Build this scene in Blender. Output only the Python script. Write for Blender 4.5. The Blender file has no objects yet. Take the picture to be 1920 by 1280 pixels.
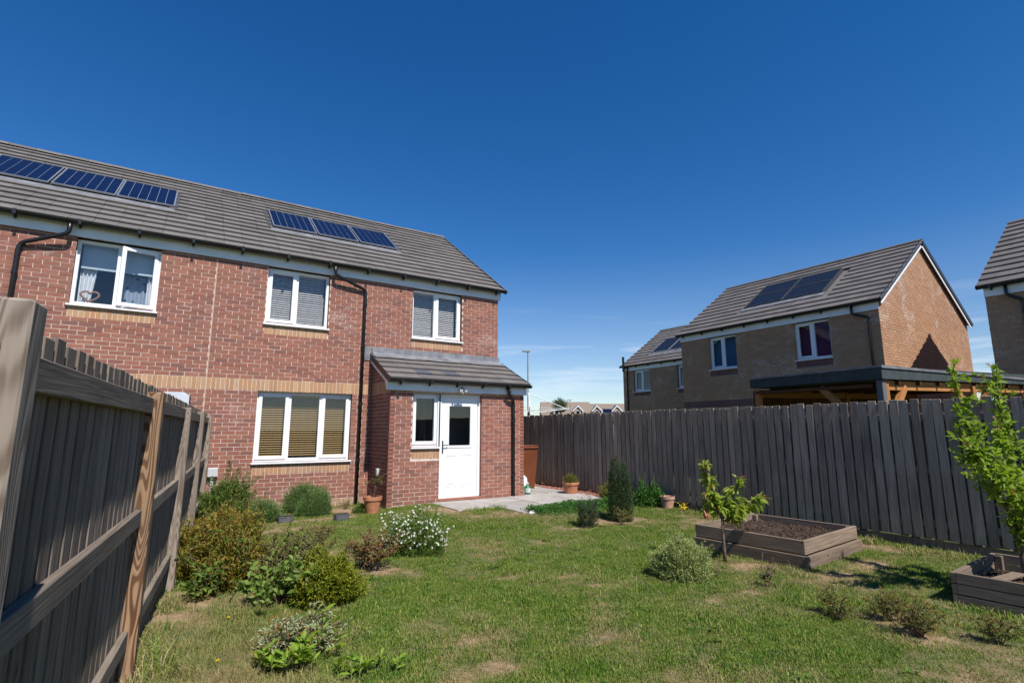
import bpy, math, random
import numpy as np
from mathutils import Vector, Matrix

R = math.radians
rng = np.random.default_rng(7)
random.seed(7)
scene = bpy.context.scene
COL = scene.collection

# ------------------------------------------------------------------ camera, sky, sun, exposure
CAM = (0.8046, -11.15, 1.5168)
cd = bpy.data.cameras.new('camera'); cam = bpy.data.objects.new('camera', cd); COL.objects.link(cam)
cd.sensor_width = 36.0; cd.lens = 36.0 * 982.97 / 1920.0
cd.clip_start = 0.05; cd.clip_end = 3000
cam.location = CAM; cam.rotation_euler = (math.pi / 2 + 0.1663, 0, -0.5704)
scene.camera = cam

SUN_EL, SUN_AZ = 53.0, 0.6          # azimuth measured from -Y towards +X
w = bpy.data.worlds.new('World'); scene.world = w; w.use_nodes = True
nt = w.node_tree; bgn = nt.nodes['Background']
sky = nt.nodes.new('ShaderNodeTexSky'); sky.sky_type = 'NISHITA'; sky.sun_disc = False
sky.sun_elevation = R(SUN_EL); sky.sun_rotation = R(180 - SUN_AZ)
sky.altitude = 100; sky.air_density = 1.0; sky.dust_density = 0.0; sky.ozone_density = 3.0
hsv = nt.nodes.new('ShaderNodeHueSaturation'); hsv.inputs['Hue'].default_value = 0.505
nt.links.new(sky.outputs[0], hsv.inputs['Color'])
# thin high cirrus streaks low over the horizon, all the way round
tc = nt.nodes.new('ShaderNodeTexCoord'); sep = nt.nodes.new('ShaderNodeSeparateXYZ')
nt.links.new(tc.outputs['Generated'], sep.inputs[0])
sat = nt.nodes.new('ShaderNodeMapRange'); sat.inputs['From Min'].default_value = 0.0; sat.inputs['From Max'].default_value = 0.32; sat.inputs['To Min'].default_value = 0.95; sat.inputs['To Max'].default_value = 1.36
nt.links.new(sep.outputs['Z'], sat.inputs['Value']); nt.links.new(sat.outputs[0], hsv.inputs['Saturation'])
mp = nt.nodes.new('ShaderNodeMapping'); mp.inputs['Scale'].default_value = (2.2, 2.2, 26)
mp.inputs['Rotation'].default_value = (R(3), R(-2), 0)
nt.links.new(tc.outputs['Generated'], mp.inputs[0])
cn = nt.nodes.new('ShaderNodeTexNoise'); cn.inputs['Scale'].default_value = 1.6; cn.inputs['Detail'].default_value = 6
cn.inputs['Roughness'].default_value = 0.55; cn.inputs['Distortion'].default_value = 0.6
nt.links.new(mp.outputs[0], cn.inputs['Vector'])
cr = nt.nodes.new('ShaderNodeMapRange'); cr.inputs['From Min'].default_value = 0.50; cr.inputs['From Max'].default_value = 0.72
cr.interpolation_type = 'SMOOTHSTEP'
nt.links.new(cn.outputs['Fac'], cr.inputs['Value'])
e1 = nt.nodes.new('ShaderNodeMapRange'); e1.inputs['From Min'].default_value = 0.25; e1.inputs['From Max'].default_value = 0.10
e1.interpolation_type = 'SMOOTHSTEP'
nt.links.new(sep.outputs['Z'], e1.inputs['Value'])
mm = nt.nodes.new('ShaderNodeMath'); mm.operation = 'MULTIPLY'
nt.links.new(cr.outputs[0], mm.inputs[0]); nt.links.new(e1.outputs[0], mm.inputs[1])
mm2 = nt.nodes.new('ShaderNodeMath'); mm2.operation = 'MULTIPLY'; mm2.inputs[1].default_value = 0.42
nt.links.new(mm.outputs[0], mm2.inputs[0])
mx = nt.nodes.new('ShaderNodeMix'); mx.data_type = 'RGBA'
nt.links.new(mm2.outputs[0], mx.inputs['Factor']); tint = nt.nodes.new('ShaderNodeMix'); tint.data_type = 'RGBA'; tint.blend_type = 'MULTIPLY'; tint.inputs['Factor'].default_value = 1.0; tint.inputs[7].default_value = (0.96, 1.0, 1.06, 1); nt.links.new(hsv.outputs[0], tint.inputs[6]); nt.links.new(tint.outputs[2], mx.inputs[6]); mx.inputs[7].default_value = (7.5, 8.2, 9.2, 1)
nt.links.new(mx.outputs[2], bgn.inputs['Color'])
bgn.inputs['Strength'].default_value = 0.085

sd = bpy.data.lights.new('sun', 'SUN'); sd.energy = 4.7; sd.angle = R(0.53); sd.color = (1.0, 0.955, 0.89)
sun = bpy.data.objects.new('sun', sd); COL.objects.link(sun)
sdir = Vector((-math.sin(R(SUN_AZ)) * math.cos(R(SUN_EL)), math.cos(R(SUN_AZ)) * math.cos(R(SUN_EL)), -math.sin(R(SUN_EL))))
sun.rotation_euler = sdir.to_track_quat('-Z', 'Y').to_euler(); sun.location = (3, -30, 40)

vs = scene.view_settings; vs.view_transform = 'Standard'; vs.look = 'None'; vs.exposure = 0.45; vs.gamma = 1.0; vs.use_curve_mapping = False
try: scene.cycles.use_denoising = True
except Exception: pass
scene.cycles.max_bounces = 8; scene.cycles.transparent_max_bounces = 12

# ------------------------------------------------------------------ material helpers
class NB:
    """small node builder"""
    def __init__(s, name):
        s.m = bpy.data.materials.new(name); s.m.use_nodes = True; s.t = s.m.node_tree
        s.b = s.t.nodes['Principled BSDF']; s.out = s.t.nodes['Material Output']
    def n(s, k, **kw):
        x = s.t.nodes.new('ShaderNode' + k)
        for a, v in kw.items(): setattr(x, a, v)
        return x
    def l(s, a, b): s.t.links.new(a, b)
    def val(s, x, v):
        if hasattr(v, 'is_linked') or hasattr(v, 'links'): s.l(v, x)
        else: x.default_value = v
    def math(s, op, a, b=0.0, c=0.0):
        x = s.n('Math', operation=op); s.val(x.inputs[0], a); s.val(x.inputs[1], b); s.val(x.inputs[2], c); return x.outputs[0]
    def noise(s, vec, scale, detail=4, rough=0.55, dist=0.0, dim='3D', wv=None):
        x = s.n('TexNoise', noise_dimensions=dim); x.inputs['Scale'].default_value = scale; x.inputs['Detail'].default_value = detail
        x.inputs['Roughness'].default_value = rough; x.inputs['Distortion'].default_value = dist
        if vec is not None: s.l(vec, x.inputs['Vector'])
        if wv is not None: s.val(x.inputs['W'], wv)
        return x.outputs['Fac']
    def mapping(s, vec, scale=(1, 1, 1), loc=(0, 0, 0), rot=(0, 0, 0)):
        x = s.n('Mapping'); x.inputs['Scale'].default_value = scale; x.inputs['Location'].default_value = loc; x.inputs['Rotation'].default_value = rot
        s.l(vec, x.inputs[0]); return x.outputs[0]
    def ramp(s, fac, stops, interp='LINEAR'):
        x = s.n('ValToRGB'); cr = x.color_ramp; cr.interpolation = interp
        while len(cr.elements) < len(stops): cr.elements.new(0.5)
        for e, (p, c) in zip(cr.elements, stops): e.position = p; e.color = (*c, 1) if len(c) == 3 else c
        s.l(fac, x.inputs[0]); return x.outputs[0]
    def mix(s, fac, a, b, blend='MIX'):
        x = s.n('Mix', data_type='RGBA', blend_type=blend); s.val(x.inputs['Factor'], fac)
        for sock, v in ((x.inputs[6], a), (x.inputs[7], b)):
            if isinstance(v, tuple): sock.default_value = (*v, 1) if len(v) == 3 else v
            else: s.l(v, sock)
        return x.outputs[2]
    def rng(s, v, a, b, c=0.0, d=1.0, smooth=True):
        x = s.n('MapRange'); x.inputs['From Min'].default_value = a; x.inputs['From Max'].default_value = b
        x.inputs['To Min'].default_value = c; x.inputs['To Max'].default_value = d
        if smooth: x.interpolation_type = 'SMOOTHSTEP'
        s.l(v, x.inputs['Value']); return x.outputs[0]
    def bump(s, h, strength=0.3, dist=0.01):
        x = s.n('Bump'); x.inputs['Strength'].default_value = strength; x.inputs['Distance'].default_value = dist
        s.l(h, x.inputs['Height']); s.l(x.outputs[0], s.b.inputs['Normal'])
    def rand(s):
        g = s.n('NewGeometry'); o = s.n('ObjectInfo')
        return s.math('FRACT', s.math('ADD', g.outputs['Random Per Island'], o.outputs['Random']))
    def pos(s): return s.n('NewGeometry').outputs['Position']
    def obj(s): return s.n('TexCoord').outputs['Object']
    def fin(s, col, rough=0.8, spec=0.3, metal=0.0):
        if isinstance(col, tuple): s.b.inputs['Base Color'].default_value = (*col, 1)
        else: s.l(col, s.b.inputs['Base Color'])
        s.val(s.b.inputs['Roughness'], rough); s.b.inputs['Specular IOR Level'].default_value = spec; s.b.inputs['Metallic'].default_value = metal
        return s.m

def plain(name, c, rough=0.5, spec=0.4, var=0.06, scale=6.0, bump=0.0, metal=0.0):
    n = NB(name); p = n.pos(); f = n.noise(p, scale, 5)
    c2 = tuple(max(0, x * (1 - 2.2 * var)) for x in c); c1 = tuple(x * (1 + var) for x in c)
    col = n.ramp(f, [(0.3, c2), (0.7, c1)])
    if bump: n.bump(n.noise(p, scale * 12, 4), bump, 0.004)
    r = n.rng(n.noise(p, scale * 1.7, 3), 0.3, 0.7, rough - 0.06, rough + 0.06)
    return n.fin(col, r, spec, metal)

def brick_mat(name, cols, eff=0.5, effcol=(0.62, 0.55, 0.5), patch=(0.55, 0.7)):
    n = NB(name); r = n.rand(); p = n.pos()
    k = len(cols)
    col = n.ramp(r, [(i / (k - 1) if k > 1 else 0, c) for i, c in enumerate(cols)])
    # mottling inside a brick
    f = n.noise(p, 22, 5, 0.65); col = n.mix(n.rng(f, 0.35, 0.75, 0, 0.34), col, tuple(x * 0.6 for x in cols[0]), 'MIX')
    # salts and weathering with a shape of its own
    f2 = n.noise(n.mapping(p, (1, 1, 1.3)), 1.15, 7, 0.68, 0.4); f3 = n.noise(p, 16, 4, 0.7)
    e = n.math('MULTIPLY', n.rng(f2, patch[0], patch[1]), n.rng(f3, 0.40, 0.68))
    e = n.math('MULTIPLY', e, eff); col = n.mix(e, col, effcol)
    big = n.noise(p, 0.55, 3); col = n.mix(n.rng(big, 0.3, 0.7, 0.0, 0.16), col, (0.16, 0.10, 0.085))
    stk = n.noise(n.mapping(p, (3.5, 3.5, 0.35)), 1.0, 5, 0.6); col = n.mix(n.rng(stk, 0.52, 0.74, 0.0, 0.32), col, tuple(x * 0.6 for x in cols[0]))
    n.bump(n.noise(p, 130, 4, 0.7), 0.35, 0.003)
    return n.fin(col, 0.88, 0.2)

RED = [(0.285, 0.114, 0.080), (0.33, 0.136, 0.094), (0.235, 0.103, 0.079), (0.355, 0.15, 0.103), (0.30, 0.121, 0.085), (0.205, 0.096, 0.078), (0.32, 0.131, 0.09), (0.262, 0.112, 0.083)]
BUFF = [(0.47, 0.275, 0.15), (0.40, 0.22, 0.12), (0.52, 0.33, 0.19), (0.44, 0.25, 0.135), (0.48, 0.245, 0.125)]
TAN = [(0.42, 0.235, 0.137), (0.455, 0.258, 0.152), (0.385, 0.215, 0.13), (0.48, 0.28, 0.17), (0.43, 0.232, 0.132)]
PUR = [(0.15, 0.075, 0.075), (0.20, 0.09, 0.085), (0.13, 0.07, 0.075), (0.22, 0.095, 0.08)]
M = {}
M['red'] = brick_mat('red_brick', RED, 0.55)
M['buff'] = brick_mat('buff_brick', BUFF, 0.35)
M['plinth'] = brick_mat('plinth_brick', [(0.40, 0.26, 0.17), (0.34, 0.2, 0.14), (0.44, 0.3, 0.2)], 0.4)
M['tan'] = brick_mat('tan_brick', TAN, 0.95, (0.66, 0.58, 0.52), (0.50, 0.66))
M['purple'] = brick_mat('purple_brick', PUR, 0.3)
M['mortar'] = plain('mortar', (0.61, 0.505, 0.425), 0.95, 0.1, 0.10, 9, 0.4)
M['mortar_tan'] = plain('mortar_tan', (0.37, 0.265, 0.195), 0.95, 0.1, 0.10, 9, 0.4)
M['white'] = plain('white_plastic', (0.80, 0.81, 0.82), 0.32, 0.45, 0.015, 2)
M['fascia'] = plain('fascia_board', (0.80, 0.81, 0.83), 0.4, 0.4, 0.05, 3)
M['black'] = plain('black_plastic', (0.012, 0.012, 0.013), 0.34, 0.5, 0.2, 5)
M['lead'] = plain('lead_flashing', (0.20, 0.205, 0.22), 0.55, 0.5, 0.22, 4, 0.3)
M['dark'] = plain('dark_metal', (0.03, 0.031, 0.034), 0.4, 0.5, 0.1, 6)
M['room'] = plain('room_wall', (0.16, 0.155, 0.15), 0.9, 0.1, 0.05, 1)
M['grey_plastic'] = plain('grey_plastic', (0.52, 0.53, 0.54), 0.5, 0.4, 0.04, 5)
M['terracotta'] = plain('terracotta', (0.48, 0.205, 0.11), 0.85, 0.2, 0.14, 9, 0.3)
M['pale_terracotta'] = plain('pale_terracotta', (0.50, 0.30, 0.215), 0.88, 0.2, 0.16, 9, 0.3)
M['bin'] = plain('brown_bin_plastic', (0.165, 0.052, 0.022), 0.45, 0.4, 0.08, 3)
M['rope'] = plain('white_line', (0.78, 0.78, 0.77), 0.5, 0.3, 0.03, 4)
M['galv'] = plain('galvanised_steel', (0.33, 0.34, 0.35), 0.5, 0.5, 0.08, 3, 0, 0.5)
M['pvframe'] = plain('panel_frame', (0.42, 0.43, 0.44), 0.35, 0.5, 0.03, 3, 0, 0.6)
M['pvtray'] = plain('panel_tray', (0.05, 0.052, 0.056), 0.5, 0.4, 0.1, 3)
M['felt'] = plain('roof_felt', (0.055, 0.068, 0.07), 0.85, 0.2, 0.12, 8, 0.4)
M['pot_soil'] = plain('pot_soil', (0.06, 0.04, 0.028), 0.95, 0.1, 0.3, 30, 0.5)

def tile_mat(name, c):
    n = NB(name); r = n.rand(); p = n.pos()
    col = n.ramp(r, [(0, tuple(x * 0.84 for x in c)), (0.5, c), (1, tuple(x * 1.14 for x in c))])
    f = n.noise(p, 3.2, 6, 0.65); col = n.mix(n.rng(f, 0.45, 0.75, 0, 0.40), col, tuple(x * 1.5 for x in (c[0], c[1] * 0.98, c[2] * 0.9)))
    f2 = n.noise(p, 40, 4, 0.7); col = n.mix(n.rng(f2, 0.55, 0.8, 0, 0.5), col, tuple(x * 0.5 for x in c))
    n.bump(n.noise(p, 90, 4), 0.3, 0.003)
    return n.fin(col, 0.8, 0.3)
M['tile'] = tile_mat('concrete_tile', (0.140, 0.126, 0.117))
M['tile_dark'] = tile_mat('dark_concrete_tile', (0.125, 0.114, 0.110))
M['slate'] = plain('vent_tile', (0.085, 0.095, 0.125), 0.4, 0.5, 0.1, 8)

def wood_mat(name, c1, c2, cdark, gscale=1.0, rough=0.85, ring=0.0, moss=0.0):
    n = NB(name); o = n.obj(); oi = n.n('ObjectInfo'); wv = n.math('MULTIPLY', oi.outputs['Random'], 37.0)
    v = n.mapping(o, (85 * gscale, 85 * gscale, 2.4 * gscale))
    f = n.noise(v, 1.0, 5, 0.6, 0.5, '4D', wv)
    f2 = n.noise(n.mapping(o, (3, 3, 0.8)), 1.2, 5, 0.6, 0.2, '4D', wv)
    if ring:
        nz = n.noise(n.mapping(o, (7, 7, 0.95)), 1.0, 1.5, 0.4, 0.3, '4D', wv); sx = n.n('SeparateXYZ'); n.l(o, sx.inputs[0])
        wt = n.math('ADD', 0.5, n.math('MULTIPLY', 0.5, n.math('SINE', n.math('ADD', n.math('MULTIPLY', nz, 170.0), n.math('MULTIPLY', sx.outputs['X'], 60.0)))))
        f = n.math('ADD', n.math('MULTIPLY', f, 1 - ring), n.math('MULTIPLY', wt, ring))
    col = n.ramp(f, [(0.32, c2), (0.58, c1), (0.8, tuple(x * 1.12 for x in c1))])
    col = n.mix(n.rng(f2, 0.42, 0.78, 0, 0.62), col, cdark)
    # tone of each board
    col = n.mix(n.rng(oi.outputs['Random'], 0, 1, 0, 0.62, False), col, n.mix(1.0, col, (0.50, 0.49, 0.50), 'MULTIPLY'))
    kn = n.n('TexVoronoi', voronoi_dimensions='4D'); kn.inputs['Scale'].default_value = 1.0; n.l(n.mapping(o, (9, 9, 3.0)), kn.inputs['Vector']); n.l(wv, kn.inputs['W'])
    col = n.mix(n.rng(kn.outputs['Distance'], 0.07, 0.13, 0.8, 0.0), col, tuple(x * 0.25 for x in cdark))
    if moss:
        g = n.noise(n.pos(), 5, 5, 0.6); sp = n.n('SeparateXYZ'); n.l(n.pos(), sp.inputs[0])
        gm = n.math('MULTIPLY', n.rng(g, 0.42, 0.7), n.rng(sp.outputs['Z'], 0.9, 0.1, 0, moss)); col = n.mix(gm, col, (0.10, 0.105, 0.045))
    n.bump(f, 0.7, 0.004)
    return n.fin(col, rough, 0.15)
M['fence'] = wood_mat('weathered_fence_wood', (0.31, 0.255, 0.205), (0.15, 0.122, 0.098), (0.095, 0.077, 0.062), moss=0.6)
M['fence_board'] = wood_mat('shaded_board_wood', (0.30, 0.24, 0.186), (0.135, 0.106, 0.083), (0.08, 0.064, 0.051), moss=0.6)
M['fence_far'] = wood_mat('silvered_fence_wood', (0.45, 0.355, 0.28), (0.21, 0.166, 0.134), (0.115, 0.09, 0.073), moss=0.2)
M['post'] = wood_mat('post_wood', (0.35, 0.29, 0.235), (0.20, 0.155, 0.12), (0.16, 0.125, 0.10), 0.8, 0.85, 0.35)
M['post_brown'] = wood_mat('brown_grained_post', (0.40, 0.255, 0.15), (0.155, 0.075, 0.038), (0.24, 0.17, 0.115), 0.8, 0.8, 0.78)
M['bed'] = wood_mat('bed_plank_wood', (0.30, 0.228, 0.168), (0.15, 0.108, 0.08), (0.095, 0.074, 0.057))
M['cedar'] = wood_mat('orange_timber', (0.50, 0.235, 0.085), (0.36, 0.15, 0.05), (0.30, 0.13, 0.05), 0.8)
M['dark_board'] = wood_mat('shade_toned_board', (0.13, 0.062, 0.03), (0.085, 0.04, 0.02), (0.06, 0.03, 0.018), 0.8)  # dim shelter interior painted in: its shade is put into this board colour
M['post_grey'] = wood_mat('grey_timber', (0.20, 0.20, 0.205), (0.13, 0.13, 0.14), (0.10, 0.10, 0.11), 0.8)

def slat_mat(name, c):
    n = NB(name); r = n.rand(); col = n.ramp(r, [(0, tuple(x * 0.88 for x in c)), (1, tuple(min(1, x * 1.08) for x in c))])
    f = n.noise(n.mapping(n.pos(), (2, 60, 60)), 1.0, 4); col = n.mix(n.rng(f, 0.4, 0.8, 0, 0.3), col, tuple(x * 0.7 for x in c)); return n.fin(col, 0.5, 0.4)
M['oak_slat'] = slat_mat('oak_slat', (0.50, 0.315, 0.135))
M['grey_slat'] = slat_mat('taupe_slat', (0.74, 0.67, 0.62))
M['purple_blind'] = plain('purple_blind', (0.12, 0.03, 0.09), 0.8, 0.2, 0.05, 3)
M['blue_blind'] = plain('blue_blind', (0.03, 0.16, 0.30), 0.8, 0.2, 0.05, 3)
M['curtain'] = plain('white_curtain', (0.72, 0.73, 0.75), 0.9, 0.1, 0.05, 14)
M['heart'] = plain('brown_wicker', (0.34, 0.17, 0.10), 0.8, 0.2, 0.2, 40)
def dots_mat():
    n = NB('polka_dot_curtain'); v = n.n('TexVoronoi'); v.inputs['Scale'].default_value = 8.5; v.inputs['Randomness'].default_value = 0.55
    n.l(n.mapping(n.pos(), (1, 0.02, 1)), v.inputs['Vector'])
    return n.fin(n.mix(n.rng(v.outputs['Distance'], 0.17, 0.21), (0.03, 0.05, 0.12), (0.30, 0.34, 0.42)), 0.9, 0.1)
M['dots'] = dots_mat()
def roller_mat():
    n = NB('roller_blind_fabric'); return n.fin((0.50, 0.55, 0.6), 0.9, 0.1)
M['roller'] = roller_mat()

def glass_mat(name, tint=(0.86, 0.9, 0.92), refl=1.0):
    n = NB(name); t = n.t; t.nodes.remove(n.b)
    g = n.n('NewGeometry'); dt = n.n('VectorMath', operation='DOT_PRODUCT'); n.l(g.outputs['Normal'], dt.inputs[0]); n.l(g.outputs['Incoming'], dt.inputs[1])
    c = n.math('SUBTRACT', 1.0, n.math('ABSOLUTE', dt.outputs['Value'])); fr = n.math('ADD', 0.075, n.math('MULTIPLY', n.math('POWER', c, 5.0), 0.9))
    tr = n.n('BsdfTransparent'); tr.inputs['Color'].default_value = (*tint, 1)
    gl = n.n('BsdfGlossy'); gl.inputs['Roughness'].default_value = 0.012; gl.inputs['Color'].default_value = (refl, refl, refl, 1)
    ms = n.n('MixShader'); n.l(fr, ms.inputs[0]); n.l(tr.outputs[0], ms.inputs[1]); n.l(gl.outputs[0], ms.inputs[2])
    n.l(ms.outputs[0], n.out.inputs['Surface']); return n.m
M['glass'] = glass_mat('window_glass')
def pv_mat(name, c):
    n = NB(name); p = n.pos(); f = n.noise(p, 25, 3, 0.7); col = n.mix(n.rng(f, 0.3, 0.7), c, tuple(x * 1.7 for x in c))
    n.fin(col, 0.25, 0.12); n.b.inputs['Coat Weight'].default_value = 0.06; n.b.inputs['Coat Roughness'].default_value = 0.05; return n.m
M['pvcell'] = pv_mat('blue_solar_cell', (0.004, 0.008, 0.028))
M['pvblack'] = pv_mat('black_solar_cell', (0.010, 0.012, 0.018))
M['pvback'] = plain('panel_backsheet', (0.26, 0.29, 0.36), 0.3, 0.5, 0.02, 3)

def leaf_mat(name, cols, trans=0.35, rough=0.5, spec=0.3):
    n = NB(name); r = n.rand(); k = len(cols)
    col = n.ramp(r, [(i / max(1, k - 1), c) for i, c in enumerate(cols)])
    n.fin(col, rough, spec)
    tl = n.n('BsdfTranslucent'); n.l(n.mix(1.0, col, (1.0, 1.05, 0.55), 'MULTIPLY'), tl.inputs['Color'])
    ms = n.n('MixShader'); ms.inputs[0].default_value = trans; n.l(n.b.outputs[0], ms.inputs[1]); n.l(tl.outputs[0], ms.inputs[2]); n.l(ms.outputs[0], n.out.inputs['Surface'])
    return n.m
L = {}
L['gold'] = leaf_mat('golden_conifer_leaf', [(0.22, 0.25, 0.015), (0.14, 0.17, 0.012), (0.30, 0.31, 0.02), (0.18, 0.21, 0.015)], 0.25)
L['thuja'] = leaf_mat('green_conifer_leaf', [(0.09, 0.18, 0.025), (0.14, 0.24, 0.035), (0.06, 0.12, 0.02), (0.19, 0.27, 0.05), (0.20, 0.17, 0.07)], 0.25)
L['spirea'] = leaf_mat('bronze_leaf', [(0.23, 0.22, 0.028), (0.30, 0.20, 0.038), (0.14, 0.18, 0.022), (0.34, 0.17, 0.045), (0.25, 0.25, 0.03), (0.19, 0.13, 0.03), (0.17, 0.20, 0.03)], 0.35)
L['mid'] = leaf_mat('mid_green_leaf', [(0.10, 0.18, 0.03), (0.14, 0.23, 0.04), (0.18, 0.27, 0.055), (0.08, 0.14, 0.03)], 0.4, 0.6, 0.15)
L['bramble'] = leaf_mat('soft_green_leaf', [(0.17, 0.26, 0.05), (0.23, 0.33, 0.07), (0.12, 0.20, 0.04), (0.28, 0.36, 0.10)], 0.4, 0.6, 0.15)
L['olive'] = leaf_mat('olive_red_leaf', [(0.16, 0.22, 0.045), (0.20, 0.15, 0.05), (0.14, 0.23, 0.05), (0.22, 0.20, 0.055), (0.13, 0.18, 0.04)], 0.3)
L['redtip'] = leaf_mat('red_tip_leaf', [(0.25, 0.055, 0.03), (0.30, 0.10, 0.035), (0.26, 0.20, 0.04), (0.17, 0.045, 0.03), (0.16, 0.17, 0.035)], 0.35)
L['lav'] = leaf_mat('lavender_leaf', [(0.11, 0.20, 0.05), (0.15, 0.25, 0.065), (0.08, 0.15, 0.04), (0.19, 0.27, 0.09)], 0.25)
L['hebe'] = leaf_mat('grey_green_leaf', [(0.30, 0.36, 0.11), (0.38, 0.43, 0.15), (0.21, 0.26, 0.08), (0.44, 0.48, 0.20)], 0.2)
L['yew'] = leaf_mat('dark_conifer_leaf', [(0.035, 0.07, 0.025), (0.05, 0.095, 0.03), (0.028, 0.05, 0.02), (0.075, 0.12, 0.04)], 0.2)
L['dwarf'] = leaf_mat('blue_green_conifer_leaf', [(0.055, 0.085, 0.04), (0.08, 0.11, 0.055), (0.04, 0.065, 0.03)], 0.2)
L['varieg'] = leaf_mat('pale_variegated_leaf', [(0.30, 0.36, 0.18), (0.38, 0.43, 0.24), (0.21, 0.28, 0.11), (0.46, 0.48, 0.29), (0.25, 0.31, 0.13)], 0.3, 0.6, 0.15)
L['orange'] = leaf_mat('orange_dead_leaf', [(0.38, 0.17, 0.03), (0.30, 0.12, 0.03), (0.42, 0.24, 0.05)], 0.3)
L['lime'] = leaf_mat('lime_leaf', [(0.20, 0.32, 0.03), (0.26, 0.37, 0.04), (0.15, 0.26, 0.03)], 0.4)
L['cherry'] = leaf_mat('cherry_leaf', [(0.26, 0.36, 0.04), (0.34, 0.42, 0.05), (0.18, 0.27, 0.03), (0.40, 0.41, 0.08)], 0.5)
L['cherry_tip'] = leaf_mat('coppery_young_leaf', [(0.33, 0.13, 0.06), (0.30, 0.19, 0.06), (0.26, 0.10, 0.06)], 0.4)
L['plum'] = leaf_mat('fresh_green_leaf', [(0.24, 0.36, 0.03), (0.31, 0.42, 0.04), (0.16, 0.27, 0.025), (0.38, 0.46, 0.07)], 0.5)
L['euon'] = leaf_mat('yellow_green_leaf', [(0.16, 0.18, 0.03), (0.23, 0.23, 0.04), (0.10, 0.12, 0.025)], 0.3)
L['ground'] = leaf_mat('lush_green_leaf', [(0.06, 0.17, 0.03), (0.09, 0.22, 0.04), (0.045, 0.12, 0.022)], 0.35)
L['heath'] = leaf_mat('heather_leaf', [(0.14, 0.22, 0.045), (0.19, 0.25, 0.05), (0.24, 0.21, 0.05), (0.11, 0.18, 0.04)], 0.25)
L['heath_tip'] = leaf_mat('orange_heather_tip', [(0.34, 0.15, 0.03), (0.30, 0.22, 0.03), (0.24, 0.10, 0.03)], 0.3)
L['white'] = leaf_mat('white_petal', [(0.78, 0.77, 0.70), (0.82, 0.82, 0.78), (0.75, 0.70, 0.60)], 0.3)
L['pink'] = leaf_mat('magenta_petal', [(0.45, 0.01, 0.10), (0.33, 0.01, 0.05), (0.25, 0.012, 0.02)], 0.3)
L['yellow'] = leaf_mat('yellow_petal', [(0.85, 0.66, 0.01), (0.80, 0.60, 0.01)], 0.3)
L['fartree'] = leaf_mat('far_tree_leaf', [(0.06, 0.10, 0.03), (0.09, 0.13, 0.045), (0.045, 0.075, 0.025)], 0.3)
M['twig'] = plain('twig_bark', (0.15, 0.10, 0.07), 0.9, 0.2, 0.25, 30)
M['bark'] = plain('young_bark', (0.16, 0.115, 0.085), 0.85, 0.2, 0.25, 25, 0.3)
M['stalk'] = plain('green_stalk', (0.16, 0.17, 0.06), 0.7, 0.3, 0.2, 20)

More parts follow.
